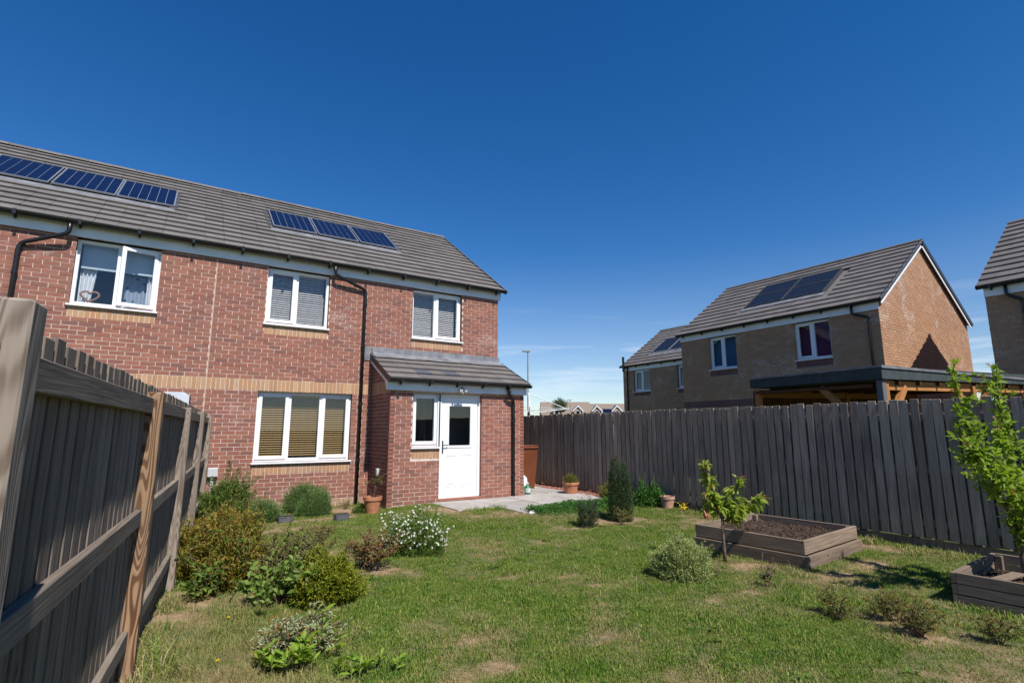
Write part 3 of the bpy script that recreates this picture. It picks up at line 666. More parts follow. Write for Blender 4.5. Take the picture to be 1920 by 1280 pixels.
# the porch walls
Tp = frame((XP0, PY, 0), (1, 0, 0), (0, -1, 0)); up = lambda x: x - XP0
openP = [(up(4.853), up(5.456), 1.17, 2.25), (up(5.456), up(6.432), 0.12, 2.25)]
soldP = [(up(4.853), up(5.450), 0.945, 1.17), (0, up(4.853), 2.25, 2.36), (up(6.432), XP1 - XP0, 2.25, 2.36)]
Bp = lay(XP1 - XP0, 2.25, openP, soldP, plinth=1, phase=0.0)
pw = mortar_wall(XP1 - XP0, 2.36, openP, Tp, 'porch_wall', [M['mortar'], M['red']], house)
Ts = frame((XP0, 0, 0), (0, -1, 0), (-1, 0, 0))
def plim(z): return (0, 1.155 if z < 2.5 else max(0, 1.155 - (z - 2.45) / 0.48))
Bs = lay(1.155, 3.0, [], [(0, 1.155, 2.25, 2.475)], ulim=plim, plinth=1, phase=0.06)
sw = MB(); sw.prism([(0, 0), (-1.155, 0), (-1.155, 2.40), (0, 2.98)], XP0, XP0 + 0.1, 0); sw.build('porch_side_wall', M['mortar'], house)
sw = MB(); sw.prism([(0, 0), (-1.155, 0), (-1.155, 2.40), (0, 2.98)], XP1 - 0.1, XP1 - 0.001, 0); sw.build('porch_side_wall', M['red'], house)
# which bricks become parts: the 300 standing largest in view and not behind the garden fence
cf = Vector((math.sin(0.5704) * math.cos(0.1663), math.cos(0.5704) * math.cos(0.1663), math.sin(0.1663))); cr_ = Vector((math.cos(0.5704), -math.sin(0.5704), 0)); cu = cr_.cross(cf)
def px(P):
    D = Vector(P) - Vector(CAM); d = D.dot(cf); return 960 + 982.97 * D.dot(cr_) / d, 640 - 982.97 * D.dot(cu) / d, d
fx = lambda y: 0.645 + 0.098 * (y + 7.1)
def seen(P):
    x, y, d = px(P)
    if d < 0.2 or not (5 < x < 1915 and 5 < y < 1275): return False
    c = Vector(CAM); P = Vector(P)       # behind the near fence line?
    t0 = c.x - fx(c.y); t1 = P.x - fx(P.y)
    if t1 < 0: 
        s_ = t0 / (t0 - t1); 
        if c.z + (P.z - c.z) * s_ < 1.8: return False
    return True
cand = []
for (B_, T_, par) in ((Bf, Tf, wall), (Bp, Tp, pw)):
    for i, x in enumerate(B_):
        if x[4] == 'plinth' or (x[4] == 'wall' and x[1] - x[0] < 0.2): continue
        P = T_ @ Vector(((x[0] + x[1]) / 2, 0, (x[2] + x[3]) / 2))
        if not seen(P): continue
        a = px(T_ @ Vector((x[0], 0, x[2]))); c = px(T_ @ Vector((x[1], 0, x[3]))); cand.append((-abs((a[0] - c[0]) * (a[1] - c[1])), id(B_), i, B_, T_, par))
cand.sort(key=lambda t: t[0]); chosen = {}
def unit_brick(l, h, mat):
    b = MB(); b.cbox(-l / 2, l / 2, -0.02, PROUD, -h / 2, h / 2, 0.0022); return b.mesh('brick', mat)
ubr = unit_brick(BR_L, BR_H, M['red']); usb = unit_brick(0.065, 0.215, M['buff'])
for (s_, k, i, B_, T_, par) in cand[:300]:
    chosen.setdefault(k, set()).add(i); x = B_[i]
    mt = T_ @ Matrix.Translation(((x[0] + x[1]) / 2, random.gauss(0, 0.001), (x[2] + x[3]) / 2))
    link('brick', usb if x[4] == 'soldier' else ubr, par, mat=mt)
KM = {'wall': M['red'], 'soldier': M['buff'], 'plinth': M['plinth']}
bricks_joined([x for i, x in enumerate(Bf) if i not in chosen.get(id(Bf), ())], Tf, 'brickwork', KM, house)
bricks_joined([x for i, x in enumerate(Bp) if i not in chosen.get(id(Bp), ())], Tp, 'porch_brickwork', KM, house)
bricks_joined(Bs, Ts, 'porch_side_brickwork', KM, house)
# unseen sides of the house
b = MB(); rz = 7.56
b.quad((HX1, 0, 0), (HX1, HY1, 0), (HX1, HY1, 4.9), (HX1, 0, 4.9)); b.tri((HX1, 0, 4.9), (HX1, HY1, 4.9), (HX1, 3.684, rz))
b.quad((HX0, HY1, 0), (HX0, 0, 0), (HX0, 0, 4.9), (HX0, HY1, 4.9)); b.tri((HX0, HY1, 4.9), (HX0, 0, 4.9), (HX0, 3.684, rz)); b.quad((HX1, HY1, 0), (HX0, HY1, 0), (HX0, HY1, 4.9), (HX1, HY1, 4.9))
b.build('gable_wall', M['red'], house)
# roof: deck, tiles, ridge, verge
mslope = 0.691; ang = math.atan(mslope)
rx0, rx1 = HX0 - 0.1, HX1 + 0.13; SL = (3.684 + 0.16) / math.cos(ang)
To = slope_T((rx0, -0.16, EAVE_Z + 0.21), (1, 0, 0), (0, math.cos(ang), math.sin(ang)))
dk = MB(); dk.box(0.05, rx1 - rx0 - 0.04, 0.03, SL, -0.03, -0.012, To); Tb = slope_T((rx1, 2 * 3.684 + 0.16, EAVE_Z + 0.21), (-1, 0, 0), (0, -math.cos(ang), math.sin(ang))); dk.box(0.05, rx1 - rx0 - 0.04, 0.03, SL, -0.03, 0.02, Tb)
roof = dk.build('roof', M['tile'], house)
PVS = [(-1.55, 1.02), (-2.60, 1.00), (-0.52, 1.0), (2.36, 1.0), (3.38, 1.0), (4.40, 1.0)]
PVS = [(-2.55, 0.985), (-1.53, 0.985), (-0.53, 0.985), (2.36, 0.965), (3.36, 0.965), (4.37, 0.965)]
pv0, pv1 = (1.44 + 0.16) / math.cos(ang), (2.62 + 0.16) / math.cos(ang)
def skip_main(uu, vv):
    x = uu + rx0
    return any(a < x < c and pv0 - 0.22 < vv + 0.155 < pv1 + 0.02 for (a, c) in ((-2.65, 0.47), (2.28, 5.42)))
def dist_cam(P): return (P - Vector(CAM)).length + (0 if -2.6 < P.x else 50)
roof_slope(roof, To, rx1 - rx0, 15, M['tile'], 0.3115, 0.33, skip_main, 300, None, dist_cam)
ridge(roof, (rx0, 3.684, 7.615), (rx1 + 0.01, 3.684, 7.615), M['tile'], 0.14)
vg = MB(); vg.box(rx1 - rx0 + 0.001, rx1 - rx0 + 0.02, -0.02, SL, -0.06, 0.05, To); vg.build('verge_trim', M['tile_dark'], roof)
for (x0, x1) in ((-2.62, 0.46), (2.30, 5.40)):
    tr = MB(); tr.box(x0 - rx0, x1 - rx0, pv0 - 0.05, pv1 + 0.06, -0.01, 0.014, To); tr.box(x0 - rx0, x1 - rx0, pv0 - 0.26, pv0 - 0.05, 0.030, 0.037, To)
    tr.build('panel_tray', M['lead'], roof)
    tr = MB(); tr.box(x0 - rx0 - 0.05, x0 - rx0 + 0.02, pv0 - 0.08, pv1 + 0.08, 0.014, 0.048, To); tr.box(x1 - rx0 - 0.02, x1 - rx0 + 0.06, pv0 - 0.08, pv1 + 0.08, 0.014, 0.048, To); tr.build('panel_tray', M['pvtray'], roof)
    tr = MB(); tr.box(x0 - rx0 + 0.02, x1 - rx0 - 0.02, pv0, pv1 + 0.03, 0.015, 0.03, To); tr.build('panel_tray', M['pvtray'], roof)
for (x, wdt) in PVS: solar_panel(house, To, x - rx0, x - rx0 + wdt, pv0, pv1, 6, 10, 'pvcell', 'pvback')
# eaves
fb = MB(); fb.cbox(HX0, HX1 + 0.03, -0.045, -0.022, EAVE_Z, 5.03, 0.003); fb.box(HX0, HX1 + 0.02, -0.022, 0.05, EAVE_Z + 0.012, EAVE_Z + 0.03); fb.build('fascia', M['fascia'], house)
fb = MB(); fb.prism([(-0.05, EAVE_Z), (0.0, EAVE_Z), (0.25, 5.13), (0.1, 5.10), (-0.05, 5.0)], HX1 + 0.031, HX1 + 0.05, 0); fb.build('fascia_end', M['fascia'], house)
Tg = frame((0, -0.045, 0), (1, 0, 0), (0, -1, 0)); gutter(house, Tg, HX0, rx1 + 0.02, EAVE_Z + 0.232, 0.052, brackets=0.82)
downpipe(house, [(-0.92, -0.160, 4.95), (-0.92, -0.160, 4.74), (-1.50, -0.055, 4.50), (-1.53, -0.055, 4.40), (-1.53, -0.055, 0.05)], clips=[(-1.53, -0.055, z) for z in (4.0, 2.6, 1.2)])
downpipe(house, [(3.43, -0.160, 4.95), (3.43, -0.160, 4.74), (4.12, -0.055, 4.52), (4.125, -0.055, 4.40), (4.125, -0.055, 0.03)], clips=[(4.125, -0.055, z) for z in (4.2, 3.3, 2.05, 0.9)])
# windows of the upper floor
zw0, zw1 = 3.585, 4.735
window(house, Tf, u(-0.826), u(0.384), zw0, zw1, [(0, 0.5, False), (0.5, 1, True)], open_light=1)
window(house, Tf, u(2.165), u(3.375), zw0, zw1, [(0, 0.47, True), (0.47, 1, False)])
window(house, Tf, u(5.244), u(6.51), zw0, zw1, [(0, 0.47, False), (0.47, 1, True)])
blind(house, Tf, u(2.23), u(3.31), zw0 + 0.05, zw1 - 0.03, M['grey_slat'], tilt=40)
blind(house, Tf, u(5.31), u(6.40), zw0 + 0.05, zw1 - 0.03, M['grey_slat'], tilt=40)
window(house, Tf, u(2.147), u(3.957), 0.90, 2.25, [(0, 0.333, True), (0.333, 0.667, False), (0.667, 1, True)])
for a, c in ((2.21, 2.74), (2.78, 3.33), (3.37, 3.90)): blind(house, Tf, u(a), u(c), 0.96, 2.19, M['oak_slat'])
# bedroom window dressing
rb = MB(); rb.box(u(-0.76), u(0.32), -0.262, -0.258, 4.28, 4.70, Tf); rb.tube([Tf @ Vector((u(-0.78), -0.26, 4.71)), Tf @ Vector((u(0.34), -0.26, 4.71))], 0.018, 8); rb.build('roller_blind', M['roller'], house)
def curtain(name, label, x0, x1, z0, z1, y, mat, waves=7, taper=0.0):
    b = MB(); n_ = 60; m_ = 8; k = 0
    for j in range(m_ + 1):
        for i in range(n_ + 1):
            s_ = i / n_; t_ = j / m_; xx = x0 + (x1 - x0) * s_ * (1 - taper * (1 - t_)) ; b.v.append((xx, y + 0.018 * math.sin(s_ * waves * 6.28 + 0.5 * t_), z0 + (z1 - z0) * t_))
    for j in range(m_):
        for i in range(n_): a = j * (n_ + 1) + i; b.f.append((a, a + 1, a + n_ + 2, a + n_ + 1)); b.mi.append(0)
    return tag(b.build(name, mat, smooth=True), label, 'curtain')
curtain('net_curtain', 'white net curtain drawn aside behind the heart ornament', -0.765, -0.50, 3.60, 4.68, 0.33, M['curtain'], 4, 0.35)
curtain('net_curtain', 'narrow white net curtain beside the polka dot fabric', 0.20, 0.33, 3.60, 4.68, 0.33, M['curtain'], 3)
curtain('dotted_curtain', 'dark polka dot fabric hanging behind the open upstairs sash', -0.17, 0.30, 3.60, 4.30, 0.46, M['dots'], 4)
b = MB(); hp = []
for i in range(41):
    t = 2 * math.pi * i / 40; hp.append((-0.585 + 0.0078 * 16 * math.sin(t) ** 3, 0.225, 3.79 + 0.0068 * (13 * math.cos(t) - 5 * math.cos(2 * t) - 2 * math.cos(3 * t) - math.cos(4 * t))))
b.tube(hp, 0.017, 8, cap=False); tag(b.build('heart_ornament', M['heart'], smooth=True), 'brown wicker heart standing in the upstairs window', 'ornament')
# porch door, side light
window(house, Tp, up(4.853), up(5.456), 1.17, 2.25, [(0, 1, True)], room=0.9)
dz0, dz1, dx0, dx1 = 0.165, 2.25, up(5.456), up(6.432); dy = -0.075
b = MB(); b.cbox(dx0, dx0 + 0.06, dy - 0.07, dy + 0.012, dz0 - 0.02, dz1, 0.004, Tp); b.cbox(dx1 - 0.06, dx1, dy - 0.07, dy + 0.012, dz0 - 0.02, dz1, 0.004, Tp); b.cbox(dx0 + 0.06, dx1 - 0.06, dy - 0.07, dy + 0.012, dz1 - 0.06, dz1, 0.004, Tp)
b.cbox(dx0 + 0.02, dx1 - 0.02, dy - 0.07, dy + 0.03, dz0 - 0.03, dz0 + 0.03, 0.004, Tp)
b.cbox(dx0 - 0.032, dx0 + 0.03, dy - 0.09, dy + 0.02, 1.165, dz1 - 0.001, 0.004, Tp)
df = b.build('door_frame', M['white'], house)
a0, a1, e0, e1 = dx0 + 0.062, dx1 - 0.062, dz0 + 0.035, dz1 - 0.062; gx0, gx1, gz0, gz1 = a0 + 0.165, a1 - 0.155, 1.17, 2.02
b = MB(); y0_, y1_ = dy - 0.045, dy - 0.005
b.cbox(a0, gx0, y0_, y1_, e0, e1, 0.003, Tp); b.cbox(gx1, a1, y0_, y1_, e0, e1, 0.003, Tp); b.box(gx0, gx1, y0_, y1_, gz1, e1 - 0.003, Tp); b.box(gx0, gx1, y0_, y1_, e0 + 0.003, gz0, Tp)
door = b.build('door', M['white'], house)
b = MB()
for (p, q, s_, t_) in ((gx0 - 0.03, gx0 + 0.018, gz0 - 0.03, gz1 + 0.03), (gx1 - 0.018, gx1 + 0.03, gz0 - 0.03, gz1 + 0.03), (gx0 + 0.018, gx1 - 0.018, gz1 - 0.018, gz1 + 0.03), (gx0 + 0.018, gx1 - 0.018, gz0 - 0.03, gz0 + 0.018)): b.cbox(p, q, y1_ - 0.02, y1_ + 0.012, s_, t_, 0.005, Tp)
b.build('glazing_bead', M['white'], door)
b = MB(); P = lambda uu, z: Tp @ Vector((uu, dy - 0.02, z)); b.quad(P(gx1, gz0), P(gx0, gz0), P(gx0, gz1), P(gx1, gz1)); b.build('pane', M['glass'], door)
mid = (a0 + a1) / 2
for (p, q) in ((a0 + 0.13, mid - 0.055), (mid + 0.055, a1 - 0.13)):
    b = MB(); 
    for (x0, x1, z0, z1) in ((p, p + 0.02, 0.36, 1.0), (q - 0.02, q, 0.36, 1.0), (p + 0.02, q - 0.02, 0.98, 1.0), (p + 0.02, q - 0.02, 0.36, 0.38)): b.cbox(x0, x1, y1_ - 0.004, y1_ + 0.009, z0, z1, 0.004, Tp)
    b.cbox(p + 0.045, q - 0.045, y1_ - 0.004, y1_ + 0.008, 0.405, 0.955, 0.006, Tp); b.build('door_panel', M['white'], door)
b = MB(); b.cbox(a0 + 0.028, a0 + 0.058, y1_, y1_ + 0.012, 1.03, 1.29, 0.004, Tp); b.tube([Tp @ Vector((a0 + 0.043, y1_ + 0.005, 1.20)), Tp @ Vector((a0 + 0.043, y1_ + 0.05, 1.20)), Tp @ Vector((a0 + 0.15, y1_ + 0.052, 1.20))], 0.009, 8)
b.build('handle', M['dark'], door)
b = MB(); b.box(dx0, dx1 + 0.01, -0.075, 0.02, dz0 - 0.075, dz0 - 0.032, Tp); b.build('threshold', M['red'], df)
b = MB(); r_ = [(dx0 - 0.7, dx1 + 0.3)]
P = lambda uu, w_, z: Tp @ Vector((uu, w_, z)); a, c = up(5.2), up(7.0)
b.quad(P(a, -1.0, 0.1), P(c, -1.0, 0.1), P(c, -1.0, 2.3), P(a, -1.0, 2.3)); b.quad(P(c, -0.16, 0.1), P(c, -1.0, 0.1), P(c, -1.0, 2.3), P(c, -0.16, 2.3)); b.quad(P(a, -0.16, 0.1), P(c, -0.16, 0.1), P(c, -1.0, 0.1), P(a, -1.0, 0.1)); b.quad(P(a, -0.16, 2.3), P(c, -0.16, 2.3), P(c, -1.0, 2.3), P(a, -1.0, 2.3))
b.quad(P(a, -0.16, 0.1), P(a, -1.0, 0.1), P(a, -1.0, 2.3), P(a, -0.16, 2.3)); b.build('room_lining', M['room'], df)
# porch roof
pm = 0.48; pang = math.atan(pm); px0, px1 = 4.30, 7.60; PSL = 1.27 / math.cos(pang)
Tq = slope_T((px0, -1.30, 2.497), (1, 0, 0), (0, math.cos(pang), math.sin(pang)))
b = MB(); b.box(0.03, px1 - px0 - 0.03, 0.03, PSL + 0.03, -0.03, -0.012, Tq); proof = b.build('porch_roof', M['tile'], house)
vent_me = tile_mesh(M['slate'], 0.33, 0.305, 'vent_tile')
roof_slope(proof, Tq, px1 - px0, 5, M['tile'], 0.305, 0.33, lambda a, c: c > 1.3, 100, lambda r_, c, uu: vent_me if r_ == 1 and c in (2, 4) else None)
b = MB(); b.box(-0.012, -0.001, -0.015, PSL, -0.075, 0.045, Tq); b.build('verge_trim', M['dark'], proof); b = MB(); b.box(px1 - px0 + 0.001, px1 - px0 + 0.014, -0.015, PSL, -0.06, 0.05, Tq); b.build('verge_trim', M['dark'], proof)
b = MB(); b.box(0.012, 0.03, 0.02, PSL - 0.02, -0.15, -0.05, Tq); b.build('barge_board', M['fascia'], proof)
fl = MB(); nseg = 40
for i in range(nseg):
    xa, xb = 4.17 + (7.57 - 4.17) * i / nseg, 4.17 + (7.57 - 4.17) * (i + 1) / nseg; h = lambda x: 3.29 + 0.006 * math.sin(x * 9) + 0.004 * math.sin(x * 23); k = lambda x: 0.012 * math.sin(x * 7) + 0.008 * math.sin(x * 17)
    if xa >= 4.29:
        fl.quad((xa, -0.022, 3.10), (xb, -0.022, 3.10), (xb, -0.014, h(xb)), (xa, -0.014, h(xa))); za = lambda x, y: 2.497 + pm * (y + 1.30) + 0.058
        ya, yb = -0.27 + k(xa), -0.27 + k(xb); fl.quad((xa, ya, za(xa, ya)), (xb, yb, za(xb, yb)), (xb, -0.022, za(xb, -0.022) + 0.005), (xa, -0.022, za(xa, -0.022) + 0.005))
fl.box(4.17, 4.31, -0.024, -0.009, 2.99, 3.285); fl.build('flashing', M['lead'], house, smooth=False)
b = MB(); b.cbox(XP0 - 0.07, XP1 + 0.035, PY - 0.085, PY - 0.06, 2.285, 2.46, 0.003); b.box(XP0 - 0.06, XP1 + 0.02, PY - 0.06, PY + 0.03, 2.30, 2.318); b.build('porch_fascia', M['fascia'], house)
b = MB(); b.prism([(PY - 0.085, 2.285), (PY - 0.0, 2.285), (PY + 0.1, 2.47), (PY - 0.085, 2.44)], XP0 - 0.09, XP0 - 0.071, 0); b.build('fascia_end', M['fascia'], house)
Tg2 = frame((0, PY - 0.085, 0), (1, 0, 0), (0, -1, 0)); gutter(house, Tg2, px0 - 0.02, px1 + 0.02, 2.498, 0.026, brackets=0.62, r=0.062)
downpipe(house, [(7.05, PY - 0.14, 2.44), (7.05, PY - 0.14, 2.28), (7.22, PY - 0.055, 2.14), (7.22, PY - 0.055, 2.0), (7.22, PY - 0.055, 0.07)], 0.036, [(7.22, PY - 0.055, 1.7), (7.22, PY - 0.055, 0.55)])
# small fittings on the walls
fl = thing('floodlight', 'small black twin head floodlight fixed above the porch door', 'floodlight', (5.90, PY - 0.09, 2.33))
b = MB(); b.cbox(-0.035, 0.035, -0.02, 0.0, -0.04, 0.06, 0.004); b.tube([(0, -0.01, 0), (0, -0.06, -0.02)], 0.012, 8); b.build('bracket', M['dark'], fl)
for s_ in (-1, 1):
    T_ = Matrix.Translation((0.05 * s_, -0.07, -0.01)) @ Matrix.Rotation(R(15), 4, 'X') @ Matrix.Rotation(R(12 * s_), 4, 'Z'); b = MB(); b.cbox(-0.045, 0.045, -0.02, 0.02, -0.035, 0.035, 0.006, T_); h = b.build('lamp_head', M['dark'], fl)
    b = MB(); b.box(-0.037, 0.037, -0.023, -0.0205, -0.027, 0.027, T_); b.build('lens', M['grey_plastic'], h)
b = MB(); b.lathe([(0.001, -0.075), (0.014, -0.07), (0.018, -0.055), (0.012, -0.035)], (0.0, -0.05, 0), 10); b.build('sensor', M['white'], fl)
bx_ = thing('meter_box', 'pale grey electrical box on the brick wall behind the green conifer', 'electrical box', (1.505, -0.01, 0.755)); b = MB(); b.cbox(-0.082, 0.082, -0.09, 0, -0.082, 0.082, 0.012); b.build('cover', M['grey_plastic'], bx_); b = MB(); b.tube([(0, -0.045, -0.08), (0, -0.045, -0.75)], 0.03, 10); b.build('conduit', M['grey_plastic'], bx_)
so = thing('outdoor_socket', 'small white outdoor socket on the shaded side of the porch', 'socket', (XP0 - 0.008, -0.66, 0.68)); b = MB(); b.cbox(-0.055, 0, -0.045, 0.045, -0.07, 0.07, 0.008); b.build('cover', M['grey_plastic'], so)

# ------------------------------------------------------------------ neighbouring houses
def side_house(label, xw, ylo, yhi, eave, wins, pvs, depth=6.12, gable=True, band=None, pvmat='pvblack', nrow=12, vents=(), dpy=None, rest_tiles=300):
    """a house whose long wall faces -X; ridge along Y"""
    h = thing('brick_house', label, 'house', (0, 0, 0))
    T = frame((xw, yhi, 0), (0, -1, 0), (-1, 0, 0)); W = yhi - ylo; uy = lambda y: yhi - y
    op = [(uy(w_['y1']), uy(w_['y0']), w_['z0'], w_['z1']) for w_ in wins]; so_ = [(uy(w_['y1']), uy(w_['y0']), w_['z0'] - 0.225, w_['z0']) for w_ in wins]
    if band: so_.append((0, W, band, band + 0.225))
    mw = [M['mortar_tan'], M['tan']]
    mortar_wall(W, eave + 0.26, op, T, 'wall', mw, h)
    bricks_joined(lay(W, eave + 0.05, op, so_, zstart=1.35), T, 'brickwork', {'wall': M['tan'], 'soldier': M['purple'], 'plinth': M['tan']}, h)
    sl = 0.693; ag = math.atan(sl); xr = xw + depth / 2; zr = eave + 0.235 + (depth / 2 + 0.12) * sl
    if gable:
        G = frame((xw, ylo, 0), (1, 0, 0), (0, -1, 0)); apz = eave + 0.275 + depth / 2 * sl
        mortar_wall(depth, eave + 0.275, [], G, 'gable_wall', mw, h, apex=(depth / 2, apz))
        def gl(z): 
            t = max(0, (z - eave - 0.275) / sl); return (t, depth - t)
        bricks_joined(lay(depth, apz, [], [], ulim=gl, zstart=1.35), G, 'gable_brickwork', {'wall': M['tan'], 'soldier': M['purple'], 'plinth': M['tan']}, h)
    b = MB()
    for (y, fl_) in ((yhi, 1),) + (() if gable else ((ylo, 0),)):
        b.quad((xw, y, 0), (xw + depth, y, 0), (xw + depth, y, eave + 0.26), (xw, y, eave + 0.26)); b.tri((xw, y, eave + 0.26), (xw + depth, y, eave + 0.26), (xr, y, eave + 0.26 + depth / 2 * sl))
    b.quad((xw + depth, ylo, 0), (xw + depth, yhi, 0), (xw + depth, yhi, eave + 0.26), (xw + depth, ylo, eave + 0.26)); b.build('end_wall', M['tan'], h)
    ov = 0.10; L_ = yhi - ylo + 2 * ov; SLn = (depth / 2 + 0.12) / math.cos(ag)
    Tr = slope_T((xw - 0.12, yhi + ov, eave + 0.235), (0, -1, 0), (math.cos(ag), 0, math.sin(ag)))
    Tr2 = slope_T((xw + depth + 0.12, ylo - ov, eave + 0.235), (0, 1, 0), (-math.cos(ag), 0, math.sin(ag)))
    b = MB(); b.box(0.02, L_ - 0.02, 0.03, SLn, -0.03, -0.012, Tr); b.box(0.02, L_ - 0.02, 0.03, SLn, -0.03, 0.03, Tr2); rf = b.build('roof', M['tile_dark'], h)
    def skp(a, c): return any(uy(p['y1']) + ov - 0.1 < a < uy(p['y0']) + ov + 0.1 and p['v0'] - 0.2 < c + 0.15 < p['v1'] for p in pvs)
    roof_slope(rf, Tr, L_, nrow, M['tile_dark'], SLn / nrow, 0.33, skp, rest_tiles, None, dist_cam)
    ridge(rf, (xr, ylo - ov, zr + 0.005), (xr, yhi + ov, zr + 0.005), M['tile_dark'], 0.12)
    if gable:
        for TT, e in ((Tr, L_), (Tr2, 0)):
            s_ = 1 if e else -1; a, c = sorted((e + s_ * 0.001, e + s_ * 0.03)); b = MB(); b.box(a, c, -0.02, SLn + 0.02, -0.055, 0.055, TT); b.build('verge_trim', M['dark'], rf)
            a, c = sorted((e - s_ * 0.022, e - s_ * 0.002)); b = MB(); b.box(a, c, 0.02, SLn - 0.01, -0.15, -0.035, TT); b.build('barge_board', M['white'], rf)
    for p in pvs:
        n_ = p['n']; rws = p.get('r', 1); wd = (p['y1'] - p['y0']) / n_; hv = (p['v1'] - p['v0']) / rws
        b = MB(); b.box(uy(p['y1']) + ov - 0.06, uy(p['y0']) + ov + 0.06, p['v0'] - 0.22, p['v0'] - 0.02, 0.030, 0.042, Tr); b.build('panel_tray', M['lead'], rf); b = MB(); b.box(uy(p['y1']) + ov - 0.05, uy(p['y0']) + ov + 0.05, p['v0'] - 0.018, p['v1'] + 0.03, 0.028, 0.04, Tr); b.build('panel_tray', M['pvtray'], rf)
        for i in range(n_):
            for j in range(rws): solar_panel(h, Tr, uy(p['y1']) + ov + i * wd + 0.01, uy(p['y1']) + ov + (i + 1) * wd - 0.01, p['v0'] + j * hv + 0.01, p['v0'] + (j + 1) * hv - 0.01, 6, 5, pvmat, pvmat, 0.045, 'pvtray' if pvmat == 'pvblack' and rws > 1 else 'pvframe')
    b = MB(); b.cbox(0, W + 0.03, 0.022, 0.045, eave, eave + 0.28, 0.003, T); b.box(0, W, -0.02, 0.022, eave + 0.01, eave + 0.03, T); b.build('fascia', M['fascia'], h)
    Tg_ = frame((xw - 0.045, yhi + ov, 0), (0, -1, 0), (-1, 0, 0)); gutter(h, Tg_, 0, L_, eave + 0.245, 0.012, brackets=0.8)
    for w_ in wins:
        wo = window(h, T, uy(w_['y1']), uy(w_['y0']), w_['z0'], min(w_['z1'], eave - 0.01), w_['l'], room=0.8)
        if w_.get('blind'):
            b = MB(); b.box(uy(w_['y1']) + 0.05, uy(w_['y0']) - 0.05, -0.262, -0.258, w_['z0'] + 0.02, min(w_['z1'], eave), T); b.build('roller_blind', M[w_['blind']], wo)
    for (y, z) in vents:
        b = MB(); b.box(uy(y) - 0.04, uy(y) + 0.04, 0.0, 0.018, z - 0.05, z + 0.06, T); b.build('air_vent', M['black'], h)
    if dpy:
        y0, y1 = dpy; downpipe(h, [(xw - 0.105, y0, eave + 0.21), (xw - 0.105, y0, eave - 0.03), (xw - 0.055, y1, eave - 0.17), (xw - 0.055, y1, eave - 0.3), (xw - 0.055, y1, 0.05)], clips=[(xw - 0.055, y1, z) for z in (4.0, 2.9)])
    return h
two = [(0, 0.5, True), (0.5, 1, False)]
side_house('brown brick house with purple blind and a sunlit gable behind the timber shelter', 16.0, -5.1, 1.25, 4.60,
           [dict(y0=-0.93, y1=0.10, z0=3.50, z1=4.62, l=two, blind='blue_blind'), dict(y0=-3.86, y1=-2.84, z0=3.50, z1=4.62, l=two[::1], blind='purple_blind')],
           [dict(y0=-3.35, y1=-0.75, v0=1.25, v1=2.95, n=2, r=2)], band=2.25, dpy=(-4.5, -4.86))
h2b = side_house('brown brick house set further back with three solar panels and a black vent pipe', 20.0, 1.6, 8.25, 4.42,
           [dict(y0=6.46, y1=7.53, z0=3.36, z1=4.44, l=two), dict(y0=3.80, y1=4.82, z0=3.36, z1=4.44, l=two)],
           [dict(y0=3.7, y1=7.0, v0=1.05, v1=2.45, n=3)], gable=False, vents=[(7.35, 2.42), (6.95, 2.42), (5.6, 2.42), (5.2, 2.42)], dpy=(7.85, 7.93))
b = MB(); b.tube([(19.83, 8.05, 4.4), (19.83, 8.05, 5.15)], 0.06, 10); b.build('vent_pipe', M['black'], h2b)
side_house('brown brick house with a black downpipe at the corner, standing past the sunlit gable', 16.0, -14.0, -7.23, 4.45, [], [], gable=False, dpy=(-7.62, -7.86))

